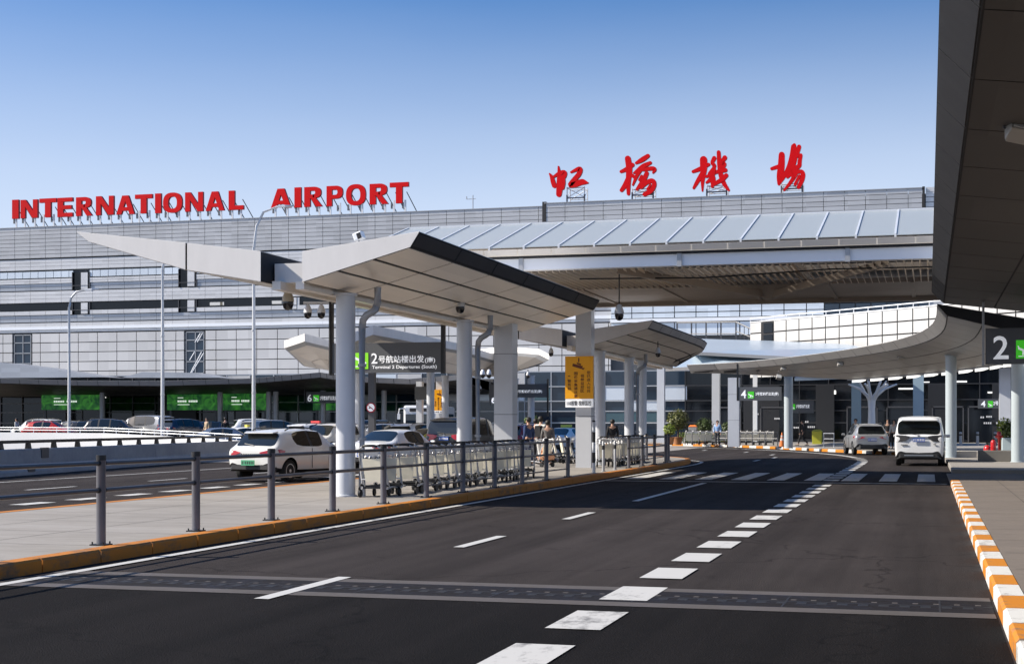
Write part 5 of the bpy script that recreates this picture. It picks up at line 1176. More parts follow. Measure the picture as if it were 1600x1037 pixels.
sign('large grey sign reading Terminal 2 Departures (South) with a lime square', 38.0, (514, 689, 534, 583), [('2', 580.3, 589.8, 551.7, 568, .01), ('号航站楼出发', 591.5, 662.8, 554.5, 567.2, .012), ('(南)', 664, 680, 557.5, 567.4, .01), ('Terminal 2 Departures (South)', 581.5, 682.5, 569.7, 577.6, .012)], [(516.5, 470, 586, .045), (691.5, 502, 583, .045)], (551, 575.5, 551, 576.5))
sign('dark hanging sign numbered 2 under the right canopy', 43.0, (1540, 1690, 510.5, 569), [('2', 1552, 1576, 524.5, 561, .01)], [(1536.5, 446, 571, .03)], (1587.5, 1613, 531, 560), lime_d)
sign('dark hanging sign numbered 4 beneath the curved canopy', 90.0, (1153.5, 1221, 604, 625.6), [('4', 1157.8, 1166, 609, 622, .01), ('2号航站楼出发(南)', 1180.5, 1216.5, 612.2, 618.5, .02)], [(1152.4, 568, 626, .05)], (1168.4, 1178, 611.5, 622.3), lime_d)
sign('small dark sign with a green square on the glass, right of the sign numbered 4', 108.0, (1234, 1271, 626, 645), [('2号航站楼出发', 1244, 1265, 631.5, 637.5, .02)], [], (1236.5, 1242.5, 631, 639.5), lime_d)
sign('dark sign lettered 2 seen between the square column and the yellow sign', 84.0, (764, 855, 599.5, 621), [('2号航站楼出发(南)', 807, 847, 608.5, 614.5, .02)], [(855.5, 592, 650, .04)])
sign('dark sign numbered 6 above a green strip under the terminal canopy', 118.0, (478.5, 560, 611.5, 629), [('6', 480.5, 487, 616, 627.2, .012), ('2号航站楼出发(南)', 500, 528, 618, 626, .02)], [(476, 598, 629, .06)], (489.5, 498.5, 617, 627), lime_d)
sign('small dark sign numbered 6 peeping out left of the square column', 110.0, (766.5, 800, 617, 631), [('6', 768, 774.5, 619.5, 629.5, .012)], [(765.5, 595, 632, .05)])
sign('black lit sign numbered 4 on the dark doorway far right', 121.0, (1528, 1562, 623, 638), [('4', 1532.5, 1540, 626, 635.5, .012), ('2号', 1552, 1560, 626.5, 633, .02)], [], (1543.5, 1551.5, 626, 636), lime_d)
def cctv_sign(label, Y, px0, px1, yt, ym, yb):
    A = aty(px0, ym, Y); C = aty(px1, yt, Y); w_ = C.x - A.x; h_ = C.z - A.z; zb_ = aty(px0, yb, Y).z
    t = thing('camera_notice', label, 'sign', ((A.x + C.x) / 2, Y, A.z), 'yellow camera notices on pillars')
    b = MB(); b.span((A.x, Y, A.z), (C.x, Y + .16, C.z)); b.build('box', yel, t)
    b = MB(); b.span((A.x + .01, Y + .005, zb_), (C.x - .01, Y + .12, A.z - .012)); lo = b.build('lower_plate', txt_w, t)
    b = MB(); ux = lambda u: A.x + u * w_; uz = lambda v: A.z + v * h_; y_ = Y - .004
    b.span((ux(.47), y_, uz(.86)), (ux(.51), Y - .001, uz(.96)))
    b.extrude([Vector((ux(.28), y_, uz(.83))), Vector((ux(.64), y_, uz(.765))), Vector((ux(.60), y_, uz(.695))), Vector((ux(.26), y_, uz(.765)))], (0, .003, 0))
    b.extrude([Vector((ux(.42), y_, uz(.855))), Vector((ux(.58), y_, uz(.815))), Vector((ux(.56), y_, uz(.785))), Vector((ux(.42), y_, uz(.82)))], (0, .003, 0)); b.extrude([Vector((ux(.62), y_, uz(.725))), Vector((ux(.71), y_, uz(.72))), Vector((ux(.66), y_, uz(.68))), Vector((ux(.60), y_, uz(.69)))], (0, .003, 0))
    cols = (('您已进入公共', .84, .655), ('视频监控区', .615, .575), ('图像采集请注意', .38, .63), ('一警务站', .145, .545))
    for s_, u, v in cols:
        n_ = len(s_); hh = .088
        for k, c_ in enumerate(s_):
            if c_ == '一': b.span((ux(u - .04), y_, uz(v - .02 - k * hh)), (ux(u + .04), Y - .001, uz(v - k * hh))); continue
            write(b, c_, (ux(u - .06), Y - .004, uz(v - .075 - k * hh)), w_ * .13, h_ * .072, 0, bold=.012, depth=.002)
    b.build('print', yel_t, t)
    b = MB(); write(b, '110报警 视频监控', (A.x + .06 * w_, Y - .001, zb_ + (A.z - zb_) * .2), w_ * .88, (A.z - zb_) * .55, 0, bold=.012, depth=.003); b.build('print', black_m, lo)
cctv_sign('yellow camera notice on the square pillar by the guard rail gap', 49.2, 883, 926.5, 556, 622.6, 636)
cctv_sign('smaller yellow camera notice hung farther back beside a dark screen', 84.0, 677.5, 697, 608.5, 641, 645)
p = aty(686.5, 663, 84.2); b = MB(); b.span((p.x - .22, p.y, .15), (p.x + .22, p.y + .4, 4.2)); tag(b.build('pillar', steel_white), 'pale square pillar carrying the smaller yellow notice', 'pillar')
# dark screen and its post, no-horn sign and its post
Ys = 83.0; A = aty(648, 624, Ys); C = aty(676.5, 603.5, Ys); t = thing('display_screen', 'dark blank screen on a white post left of the smaller yellow notice', 'screen', ((A.x + C.x) / 2, Ys, .15))
b = MB(); b.span((A.x, Ys, A.z), (C.x, Ys + .2, C.z)); b.build('screen', mat('screen_dark', (.03, .03, .03), .35), t)
b = MB(); b.span((A.x + .05, Ys + .1, .15), (A.x + .40, Ys + .45, C.z + .3)); b.build('post', steel_white, t)
Ys = 68.0; p = aty(579.5, 636.5, Ys); t = thing('prohibition_sign', 'round red ringed no horn sign on a dark post', 'road sign', (p.x, Ys, .0))
b = MB(); b.span((p.x - .16, Ys + .05, 0), (p.x + .16, Ys + .3, 4.6)); b.build('post', steel_dark, t)
rs = 8.2 * Ys / FPX; b = MB(); b.cyl((p.x, Ys + .04, p.z), (p.x, Ys, p.z), rs, 32); dk = b.build('disc', mat('sign_red_ring', (.50, .02, .04), .4), t)
b = MB(); b.cyl((p.x, Ys - .001, p.z), (p.x, Ys - .006, p.z), rs * .78, 32); b.build('white_field', txt_w, dk)
b = MB(); b.extrude([Vector((p.x + u * rs, Ys - .012, p.z + v * rs)) for u, v in ((-.5, -.05), (-.15, .15), (.05, .10), (.5, -.28), (.42, -.42), (-.02, -.10), (-.42, -.22))], (0, .004, 0)); b.build('horn_symbol', black_m, dk)
b = MB(); b.box((p.x, Ys - .016, p.z), (rs * 1.6, .006, rs * .13), ry=R(40)); b.build('slash', mat('sign_red_ring', (.50, .02, .04), .4), dk)
# backlit green billboards under the terminal canopy
bg_m = mat('billboard_green', (0.01, 0.20, 0.03), 0.4); n_ = bg_m.node_tree.nodes; l_ = bg_m.node_tree.links; B_ = n_['Principled BSDF']
tcn = n_.new('ShaderNodeTexCoord'); nz1 = n_.new('ShaderNodeTexNoise'); nz1.inputs['Scale'].default_value = .8; nz1.inputs['Detail'].default_value = 4; nz1.inputs['Distortion'].default_value = 2.2
cr = n_.new('ShaderNodeValToRGB'); cr.color_ramp.elements[0].position = .38; cr.color_ramp.elements[0].color = (.004, .10, .02, 1); cr.color_ramp.elements[1].position = .72; cr.color_ramp.elements[1].color = (.10, .52, .05, 1)
l_.new(tcn.outputs['Object'], nz1.inputs['Vector']); l_.new(nz1.outputs[0], cr.inputs[0]); l_.new(cr.outputs[0], B_.inputs['Base Color']); l_.new(cr.outputs[0], B_.inputs['Emission Color']); B_.inputs['Emission Strength'].default_value = .16
btx = mat('billboard_text', (.8, .85, .8), .5, emit=(.8, .9, .8), es=.5)
for lb, (pl, pr, yt, yb) in (('backlit green billboard behind the farthest left lamp', (65, 158, 616.5, 640)), ('backlit green billboard right of the second lamp', (261, 341, 615.5, 640.5)), ('backlit green billboard crossed by the tallest lamp', (347, 418.5, 614.5, 640.5)), ('low green lit strip beneath the sign numbered 6', (489, 561, 629.5, 640.5))):
    Yb = 120.6; A = aty(pl, yb, Yb); C = aty(pr, yt, Yb); t = thing('billboard', lb, 'billboard', ((A.x + C.x) / 2, Yb, A.z), 'green billboards under the terminal canopy')
    b = MB(); b.span((A.x, Yb, A.z), (C.x, Yb + .25, C.z)); b.build('panel', bg_m, t)
    if yb - yt > 15:
        w_ = C.x - A.x; h_ = C.z - A.z; b = MB()
        for k in range(11):
            if k == 5: continue
            b.span((A.x + w_ * (.21 + .036 * k), Yb - .02, A.z + h_ * .50), (A.x + w_ * (.21 + .036 * k + .026), Yb - .003, A.z + h_ * .62))
        b.span((A.x + w_ * .21, Yb - .02, A.z + h_ * .33), (A.x + w_ * .44, Yb - .003, A.z + h_ * .37)); b.span((A.x + w_ * .21, Yb - .02, A.z + h_ * .76), (A.x + w_ * .32, Yb - .003, A.z + h_ * .80)); b.build('print', btx, t)
    b = MB(); b.span((A.x + .2, Yb + .1, .15), (A.x + .4, Yb + .24, A.z)); b.span((C.x - .4, Yb + .1, .15), (C.x - .2, Yb + .24, A.z)); b.build('frame', steel_dark, t)
# ================================================================== CAMERAS AND FLOODLIGHTS
cam_w = mat('camera_white', (.62, .61, .58), .4); dome_m = mat('camera_dome', (.01, .01, .012), .08, spec=.9)
def dome(label, px_, yt, yb, d, scale=1.0, body=None):
    top = at(px_, yt, d); bot = at(px_, yb, d); r = .092 * scale; h = .32 * scale
    t = thing('dome_camera', label, 'security camera', (top.x, top.y, top.z), 'dome cameras hanging under the canopies')
    b = MB(); b.cyl(top, (bot.x, bot.y, bot.z + h), .018, 8); b.build('hanger', black_m if body is None else cam_w, t)
    b = MB(); b.lathe([(.02, h), (r * .55, h * .92), (r * .95, h * .62), (r, h * .5), (r, h * .42)], bot, 18); b.build('housing', body or cam_w, t, smooth=50)
    b = MB(); b.lathe([(r * .94, h * .42), (r * .95, h * .3), (r * .75, h * .1), (r * .35, .01), (.005, 0)], bot, 18); b.build('dome', dome_m, t, smooth=60)
dome('dark bottomed dome camera under the long left wing of the nearest canopy', 450, 452, 485, 31, 1.35, mat('camera_beige', (.42, .38, .30), .45))
dome('dome camera under the lit soffit of the nearest canopy', 719, 450, 490, 36, 1.25)
dome('dome camera on a long rod under the glass roofed canopy', 967.5, 418, 501, 41.5, 1.45)
dome('dome camera under the rounded tip of the second canopy', 1028, 533, 558, 56, 1.15)
dome('dome camera near the lit belly left of the yellow sign pillar', 861, 538, 557, 60, 1.1)
dome('small dome camera lower down between square column and yellow sign', 825, 577, 591, 70, 1.0)
dome('small dome camera above the dark screen', 670, 586, 597, 82, 1.0)
dome('small dome camera left of the square column', 750, 598, 611, 84, 1.0)
for k_, (px_, d_) in enumerate(((481, 38.2), (502, 38.2))):
    dome(('left' if k_ == 0 else 'right') + ' one of two white dome cameras on a crossbar by the round column', px_, 474, 498, d_, 1.15, beam_white)
a_ = at(474, 473, 38.2); c_ = at(519, 473, 38.2); t = thing('camera_bar', 'white crossbar and black pole carrying two dome cameras', 'bracket', (c_.x, c_.y, 0.15))
b = MB(); b.box((a_ + c_) / 2, ((c_ - a_).length, .06, .06), rz=YAW); b.build('crossbar', beam_white, t)
b = MB(); b.tube([at(516, 470, 38), at(516, 586, 38)], .04, 8); b.build('pole', black_m, t)
for k_, px_ in enumerate((754, 764)): dome(('left' if k_ == 0 else 'right') + ' one of two white dome cameras behind the second drain pipe', px_, 577, 591, 66, 1.25, beam_white)
flood_m = mat('flood_body', (.40, .385, .35), .45, metal=.2); flood_g = mat('flood_glass', (.6, .6, .58), .15)
def flood(label, px_, y_, d, s, up=.5):
    p = at(px_, y_, d); t = thing('floodlight', label, 'floodlight', (p.x, p.y, p.z), 'floodlights along the canopy soffits')
    b = MB(); M_ = Matrix.Rotation(R(-35), 3, 'X') @ Matrix.Rotation(R(20), 3, 'Z')
    def bx(c, d_, m=0):
        h = Vector(d_) * s / 2; vs = [p + M_ @ (Vector(c) * s + Vector((x * h.x, y * h.y, z * h.z))) for z in (-1, 1) for y in (-1, 1) for x in (-1, 1)]
        b.add(vs, [(0, 2, 3, 1), (4, 5, 7, 6), (0, 1, 5, 4), (2, 6, 7, 3), (0, 4, 6, 2), (1, 3, 7, 5)], m)
    bx((0, 0, 0), (.36, .22, .30)); bx((0, .13, 0), (.30, .06, .24)); b.build('lamp_body', flood_m, t, bevel=.012)
    b = MB(); bx((0, -.115, 0), (.31, .02, .25)); b.build('lamp_glass', flood_g, t)
    b = MB(); b.tube([p + Vector((-.21 * s, 0, 0)), p + Vector((-.21 * s, 0, .2 * s)), p + Vector((.21 * s, 0, .2 * s)), p + Vector((.21 * s, 0, 0))], .018 * s, 6); b.cyl(p + Vector((0, 0, .2 * s)), p + Vector((0, 0, up)), .02, 6); b.build('bracket', steel_dark, t)
flood('floodlight under the right canopy, nearest the camera', 1597, 200, 17.2, .95, .4)
flood('floodlight under the right canopy, middle of three along the conduit', 1556, 351, 27.5, 1.0, .45)
flood('floodlight under the right canopy, farthest of three along the conduit', 1535, 431, 38.5, 1.1, .5)
b = MB(); b.tube([Vector((1.62, 12, 5.02)), Vector((1.62, 44.6, 5.02))], .03, 6); tag(b.build('conduit', black_m), 'thin black cable conduit along the underside of the right canopy', 'conduit')
for k_, (px_, y_, d_) in enumerate(((1408, 558, 72), (1313, 569, 80), (1224, 576, 88), (1217, 589, 88))):
    flood(('first', 'second', 'third', 'fourth')[k_] + ' small floodlight from the right under the curved canopy', px_, y_, d_, .85, .4)
# ================================================================== RIGHT-HAND FRONTAGE
blue_col = mat('column_blue_grey', (.30, .40, .46), .4, var=.05, vs=.6)
for px_, w_, d_, m_ in ((1338, .66, 108, blue_col), (1435, .72, 104, blue_col), (1570, .74, 102, steel_white), (1033, .60, 122, steel_white), (1119, .60, 116, steel_white), (1180, .34, 119, beam_white)):
    p = at(px_, 663, d_); b = MB(); b.span((p.x - w_ / 2, p.y - w_ / 2, .15), (p.x + w_ / 2, p.y + w_ / 2, 6.4)); b.build('column', m_, TB)
p = at(1362, 663, 103); t = thing('branching_column', 'white branching tree shaped column behind the silver estate car', 'column', (p.x, p.y, .15))
b = MB(); b.tube([p * 1, p + zz * 0], .2, 8) if False else None
q = Vector((p.x, p.y, .15)); b.lathe([(.34, 0), (.28, .4), (.24, 2.6), (.28, 3.2)], q, 16)
b.build('trunk', steel_white, t, smooth=50)
for k_ in range(7):
    a_ = 2 * math.pi * k_ / 7; dr = Vector((math.cos(a_), math.sin(a_), 0))
    b = MB(); b.tube([q + zz * 2.9, q + zz * 3.5 + dr * .35, q + zz * 3.95 + dr * .9, q + zz * 4.25 + dr * 1.7], [.15, .12, .09, .06], 8)
    b.tube([q + zz * 3.6 + dr * .45, q + zz * 4.2 + dr * .8, q + zz * 4.5 + dr * 1.0], [.08, .06, .05], 6); b.build('branch', steel_white, t, smooth=60)
stone = mat('stone_block', (.42, .39, .34), .8, var=.1, vs=1.5, bump=.2); stone_d = mat('stone_block_dark', (.16, .15, .135), .8, var=.12, vs=1.5)
p = ground(1556, 721, .15); b = MB(); b.box((p.x, p.y + .5, .15 + .22), (1.3, .9, .44)); tag(b.build('stone_block', stone_d, bevel=.02), 'dark stone block carrying the red extinguisher beside the right kerb', 'block')
p2 = at(1505, 663, 66.5); b = MB(); b.box((p2.x, p2.y + .4, .15 + .14), (1.7, 2.0, .28)); tag(b.build('stone_ledge', stone, bevel=.02), 'low pale stone ledge right of the white people carrier', 'ledge')
redp = mat('extinguisher_red', (.50, .012, .015), .3, coat=.4)
def extinguisher(label, x, y, z, s=1.0):
    t = thing('fire_extinguisher', label, 'extinguisher', (x, y, z), 'red fire equipment by the right kerb')
    b = MB(); b.lathe([(.10 * s, 0), (.105 * s, .03 * s), (.105 * s, .33 * s), (.08 * s, .39 * s), (.035 * s, .42 * s)], (x, y, z), 18); b.build('cylinder', redp, t, smooth=50)
    b = MB(); b.cyl((x, y, z + .41 * s), (x, y, z + .47 * s), .03 * s, 10); b.box((x + .04 * s, y, z + .475 * s), (.16 * s, .03 * s, .02 * s)); b.build('valve', black_m, t)
    b = MB(); b.tube([(x + .03 * s, y, z + .45 * s), (x + .14 * s, y, z + .38 * s), (x + .13 * s, y, z + .18 * s)], .014 * s, 6); b.build('hose', black_m, t)
extinguisher('red fire extinguisher standing on the dark stone block', p.x - .08, p.y + .4, .59, 1.0)
extinguisher('red fire extinguisher standing behind the one on the stone block', p.x - .25, p.y + 1.9, .15, 1.5)
q = at(1561, 663, 74); t = thing('fire_hydrant', 'slim red hydrant post in front of the orange plant pot', 'hydrant', (q.x, q.y, .15), 'red fire equipment by the right kerb')
b = MB(); b.lathe([(.12, 0), (.12, .04), (.055, .06), (.055, .75), (.11, .8), (.12, .95), (.10, 1.08), (.03, 1.14)], (q.x, q.y, .15), 14); b.build('barrel', redp, t, smooth=50)
b = MB(); b.cyl((q.x - .18, q.y, 1.02), (q.x + .18, q.y, 1.02), .05, 10); b.build('outlet', redp, t, smooth=50)
for k_, (px_, lb) in enumerate(((1501, 'nearest the white people carrier'), (1527.5, 'middle one'), (1555, 'nearest the red hydrant'))):
    q = at(px_, 663, 104); bollard('bollard', 'pale bollard before the dark glass doors, ' + lb + ' of three', q.x, q.y, .95, .10, False)
# traffic cone, barricade, bins
q = at(1222, 663, 97.5); t = thing('traffic_cone', 'orange traffic cone standing on the far kerb beside a round column', 'traffic cone', (q.x, q.y, .15))
cone_m = mat('cone_orange', (.62, .16, .02), .5)
b = MB(); b.lathe([(.19, .03), (.15, .3), (.04, .92), (.03, .95)], (q.x, q.y, .15), 18); b.build('cone', cone_m, t, smooth=50)
b = MB(); b.lathe([(.131, .42), (.105, .58)], (q.x, q.y, .15), 18); b.lathe([(.092, .66), (.075, .76)], (q.x, q.y, .15), 18); b.build('reflective_band', line_white, t, smooth=50)
b = MB(); b.box((q.x, q.y, .165), (.46, .46, .05)); b.build('base', black_m, t)
q = at(1295, 663, 96); t = thing('barricade', 'small white tubular barricade left of the silver estate car', 'barricade', (q.x, q.y, .15))
b = MB(); b.tube([(q.x - .32, q.y, .15), (q.x - .32, q.y, 1.05), (q.x + .32, q.y, 1.05), (q.x + .32, q.y, .15)], .03, 8); b.tube([(q.x - .32, q.y, .7), (q.x + .32, q.y, .7)], .022, 6); b.build('tube_frame', beam_white, t, smooth=60)
for xx in (-.32, .32):
    b = MB(); b.box((q.x + xx, q.y, .17), (.06, .5, .04)); b.build('foot', beam_white, t)
def bin_(label, px_, d_, w_, h_, m_, lid):
    q = at(px_, 663, d_); t = thing('litter_bin', label, 'litter bin', (q.x, q.y, .15), 'bins in front of the terminal')
    b = MB(); b.loft([[(q.x + sx_ * w_ * .46, q.y + sy_ * w_ * .46, .15) for sx_, sy_ in ((-1, -1), (1, -1), (1, 1), (-1, 1))], [(q.x + sx_ * w_ * .5, q.y + sy_ * w_ * .5, .15 + h_) for sx_, sy_ in ((-1, -1), (1, -1), (1, 1), (-1, 1))]]); b.build('bin_body', m_, t, bevel=.02)
    b = MB(); b.loft([[(q.x + sx_ * w_ * .53, q.y + sy_ * w_ * .53, .155 + h_) for sx_, sy_ in ((-1, -1), (1, -1), (1, 1), (-1, 1))], [(q.x + sx_ * w_ * .3, q.y + sy_ * w_ * .3, .3 + h_) for sx_, sy_ in ((-1, -1), (1, -1), (1, 1), (-1, 1))]]); b.build('lid', lid, t)
bin_('grey litter bin with an orange lid between the two round bushes', 1083, 112, .62, 1.3, steel_grey, cone_m)
bin_('yellow green wheeled bin in the shade by the doors', 1277, 112, .75, .95, mat('bin_lime', (.42, .42, .04), .5), mat('bin_lime_lid', (.3, .3, .03), .5))
# ================================================================== PLANTS
def leaf_mat(nm_, c): return mat(nm_, c, .55, var=.35, vs=3.0, var2=.2, vs2=12)
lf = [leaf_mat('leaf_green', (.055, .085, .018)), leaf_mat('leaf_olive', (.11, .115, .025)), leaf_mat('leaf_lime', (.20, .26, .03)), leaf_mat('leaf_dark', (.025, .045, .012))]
bark = mat('bark', (.10, .07, .045), .9, var=.2, vs=6); potm = mat('pot_terracotta', (.35, .15, .06), .7, var=.1, vs=3); pot_b = mat('planter_blue_grey', (.38, .47, .50), .6, var=.05, vs=2)
def foliage(c, rx, ry, rz_, n, size, shell=.55):
    b = MB(); c = Vector(c)
    for _ in range(n):
        v = Vector((random.gauss(0, 1), random.gauss(0, 1), random.gauss(0, 1))).normalized(); rr = shell + (1.06 - shell) * random.random() ** .6
        rr *= 1 + .10 * math.sin(v.x * 7 + v.z * 5) * math.cos(v.y * 6)
        p = c + Vector((v.x * rx, v.y * ry, v.z * rz_)) * rr
        a = Vector((random.gauss(0, 1), random.gauss(0, 1), random.gauss(0, .7))).normalized(); e = a.cross(v + Vector((.1, .2, .3))).normalized(); s = size * random.uniform(.6, 1.4)
        b.add([p - a * s, p + e * s * .45, p + a * s, p - e * s * .45], [(0, 1, 2, 3)])
    return b
def bush(label, px_, d_, zc, r, mi, pot=True, n=900, cat='bush', group='plants by the far kerb', flat=1.0, leafs=.075):
    q = at(px_, 663, d_); t = thing('round_bush', label, cat, (q.x, q.y, .15), group)
    foliage((q.x, q.y, zc), r, r, r * flat, n, leafs).build('crown', lf[mi], t)
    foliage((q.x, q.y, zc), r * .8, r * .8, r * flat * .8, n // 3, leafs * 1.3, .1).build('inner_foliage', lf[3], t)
    b = MB(); b.tube([(q.x, q.y, .15), (q.x + .03, q.y, zc * .5), (q.x, q.y, zc)], [.07, .06, .03], 8); b.build('trunk', bark, t)
    if pot: b = MB(); b.lathe([(.26, 0), (.36, .5), (.38, .5), (.38, .56), (.30, .56)], (q.x, q.y, .15), 16); b.build('pot', potm, t, smooth=40)
bush('large round clipped bush at the bend, behind the end of the short guard rail', 1059, 108, 1.95, .78, 1, n=1500)
bush('lime green shrub low at the left foot of the large round bush', 1046, 107, 1.25, .42, 2, n=500)
bush('green bush right of the grey bin with the orange lid', 1101, 113, 1.55, .60, 0, n=900)
bush('small olive bush beside the white column right of the grey bin', 1091, 114, 1.3, .45, 1, n=600)
bush('green shrub partly hidden behind the blue shirted guard', 1136, 114, 1.35, .5, 0, n=600)
bush('distant yellow green bush above the people pushing a trolley', 831, 100, 1.75, .5, 2, n=600)
q = at(1580, 663, 71); t = thing('planter', 'pale blue grey planter box with an upright leafy plant', 'planter', (q.x, q.y, .15), 'plants by the far kerb')
b = MB(); b.box((q.x, q.y, .15 + .42), (.85, .85, .84)); b.build('planter_box', pot_b, t, bevel=.02)
b = foliage((q.x, q.y, 1.35), .42, .42, .45, 500, .10, .2); b.build('foliage', lf[0], t)
q = at(1570, 663, 76); t = thing('potted_plant', 'orange pot with a leafy plant behind the red hydrant', 'plant', (q.x, q.y, .15), 'plants by the far kerb')
b = MB(); b.lathe([(.22, 0), (.33, .62), (.35, .62), (.35, .7), (.28, .7)], (q.x, q.y, .15), 16); b.build('pot', potm, t, smooth=40)
foliage((q.x, q.y, 1.35), .40, .40, .62, 500, .10, .2).build('foliage', lf[2], t)
hp = [at(1062, 663, 110), at(1150, 663, 108)]; hd = MB()
fol = MB()
for k_ in range(1300):
    u = random.random(); p = lerp(hp[0], hp[1], u); p = Vector((p.x + random.gauss(0, .05), p.y + random.uniform(-.3, .3), .3 + random.random() ** .7 * .75)); a = Vector((random.gauss(0, 1), random.gauss(0, 1), random.gauss(0, 1))).normalized(); e = a.cross(Vector((.3, .5, .8))).normalized(); s = random.uniform(.05, .11)
    fol.add([p - a * s, p + e * s * .5, p + a * s, p - e * s * .5], [(0, 1, 2, 3)])
hg = fol.build('low_hedge', lf[2]); tag(hg, 'low yellow green hedge behind the far trolley row', 'hedge')
fr_ = thing('trolley_rail', 'dark railing behind the far trolley row across the bend', 'railing', (hp[0].x, hp[0].y, .15)); b = MB(); 
q0, q1 = at(1064, 663, 108), at(1215, 663, 102)
for z_ in (1.1, .65): b.cyl((q0.x, q0.y, z_), (q1.x, q1.y, z_), .03, 8)
b.build('rail', steel_dark, fr_)
for k_ in range(9):
    q = lerp(q0, q1, k_ / 8); b = MB(); b.cyl((q.x, q.y, .15), (q.x, q.y, 1.15), .04, 8); b.build('post', steel_dark, fr_)
# ================================================================== PEOPLE
skin_m = mat('skin', (.46, .27, .19), .55); hair_m = mat('hair', (.012, .010, .009), .6); shoe_m = mat('shoe', (.03, .028, .026), .6)
cloth = {}
def cl(nm_, c):
    if nm_ not in cloth: cloth[nm_] = mat('cloth_' + nm_, c, .85, var=.12, vs=6)
    return cloth[nm_]
cl('navy', (.02, .045, .13)); cl('red', (.30, .03, .05)); cl('white', (.62, .62, .60)); cl('grey', (.14, .135, .13)); cl('black', (.014, .014, .016)); cl('sky', (.24, .38, .60)); cl('tan', (.42, .33, .22)); cl('dark', (.03, .032, .04)); cl('plaid', (.42, .42, .42))
def skinned(verts, edges, name, m, sub=1):
    me = bpy.data.meshes.new(name); me.from_pydata([v[:3] for v in verts], edges, [])
    o = bpy.data.objects.new('tmp', me); COL.objects.link(o)
    md = o.modifiers.new('sk', 'SKIN'); md.use_smooth_shade = True
    sv = me.skin_vertices[0].data
    for i, v in enumerate(verts):
        r_ = v[3]; sv[i].radius = (r_, r_) if not isinstance(r_, tuple) else r_
        sv[i].use_root = (i == 0)
    sb = o.modifiers.new('sb', 'SUBSURF'); sb.levels = sub; sb.render_levels = sub
    bpy.context.view_layer.update()
    ev = bpy.data.meshes.new_from_object(o.evaluated_get(bpy.context.evaluated_depsgraph_get())); ev.name = name
    bpy.data.objects.remove(o); ev.materials.clear(); ev.materials.append(m); return ev
def person(label, px_, d_, rz, top, bottom, h=1.68, stride=.0, arms='down', z=.15, bag=None):
    """standing or walking figure facing +Y before rotation; body one skinned surface, clothes as its children"""
    q = at(px_, 663, d_); t = thing('person', label, 'person', (q.x, q.y, z), 'people by the roadway', R(rz)); t.scale = (h / 1.7,) * 3
    s = stride
    hipL, kneeL, ankL, toeL = (-.09, 0, .88), (-.10, .04 + s * .22, .48), (-.10, s * .42 - .03, .07), (-.11, s * .42 + .14, .03)
    hipR, kneeR, ankR, toeR = (.09, 0, .88), (.10, .05 - s * .05, .48), (.10, -s * .46 - .03, .07 + abs(s) * .06), (.11, -s * .46 + .13, .03)
    sh = 1.40
    if arms == 'down': el = [(-.23, -.03 - s * .12, 1.12), (.23, -.03 + s * .12, 1.12)]; wr = [(-.24, .06 - s * .2, .88), (.24, .06 + s * .2, .88)]
    elif arms == 'push': el = [(-.23, .08, 1.14), (.23, .08, 1.14)]; wr = [(-.20, .34, 1.06), (.20, .34, 1.06)]
    else: el = [(-.23, .0, 1.12), (.23, .05, 1.14)]; wr = [(-.22, .05, .88), (.12, .22, 1.30)]
    V = [(0, 0, .93, (.13, .095)), (0, .0, 1.12, (.125, .09)), (0, -.01, 1.32, (.15, .095)), (0, 0, 1.44, (.07, .06)), (0, .015, 1.52, .05), (0, .02, 1.60, (.072, .088)), (0, .015, 1.68, (.06, .07)),
         (*hipL, .085), (*kneeL, .055), (*ankL, .038), (*toeL, .036), (*hipR, .085), (*kneeR, .055), (*ankR, .038), (*toeR, .036),
         (-.18, 0, sh, .055), (*el[0], .040), (*wr[0], .028), (.18, 0, sh, .055), (*el[1], .040), (*wr[1], .028)]
    E_ = [(0, 1), (1, 2), (2, 3), (3, 4), (4, 5), (5, 6), (0, 7), (7, 8), (8, 9), (9, 10), (0, 11), (11, 12), (12, 13), (13, 14), (2, 15), (15, 16), (16, 17), (2, 18), (18, 19), (19, 20)]
    for sd, wi in ((-1, 17), (1, 20)):
        w_ = Vector(V[wi][:3]); e_ = Vector(V[wi - 1][:3]); dr = (w_ - e_).normalized(); sidev = Vector((0, 1, 0)) if abs(dr.y) < .7 else Vector((1, 0, 0))
        base = len(V); pm = w_ + dr * .07; V.append((*pm, .030)); E_.append((wi, base))
        for k in range(4):
            o_ = sidev * (.026 * (k - 1.5)); ln = (.075, .085, .08, .06)[k]; V.append((*(pm + o_ + dr * ln + Vector((0, .015, 0))), .010)); E_.append((base, len(V) - 1))
        V.append((*(w_ + dr * .05 + sidev * .055), .011)); E_.append((wi, len(V) - 1))
    link('body', skinned(V, E_, 'body', skin_m), t)
    g = 1.16
    VT = [(0, 0, .90, (.15 * 1.05, .115)), (0, 0, 1.12, (.148, .112)), (0, -.01, 1.33, (.168, .118)), (0, 0, 1.43, (.08, .07)), (-.18, 0, sh, .068), (*el[0], .056), (*(Vector(el[0]).lerp(Vector(wr[0]), .85)), .046), (.18, 0, sh, .068), (*el[1], .056), (*(Vector(el[1]).lerp(Vector(wr[1]), .85)), .046)]
    link('jacket', skinned(VT, [(0, 1), (1, 2), (2, 3), (2, 4), (4, 5), (5, 6), (2, 7), (7, 8), (8, 9)], 'jacket', cl(*top) if isinstance(top, tuple) else cloth[top]), t)
    VB = [(0, 0, .95, (.145, .11)), (*hipL, .10), (*kneeL, .072), (*(Vector(ankL) + Vector((0, 0, .04))), .058), (*hipR, .10), (*kneeR, .072), (*(Vector(ankR) + Vector((0, 0, .04))), .058)]
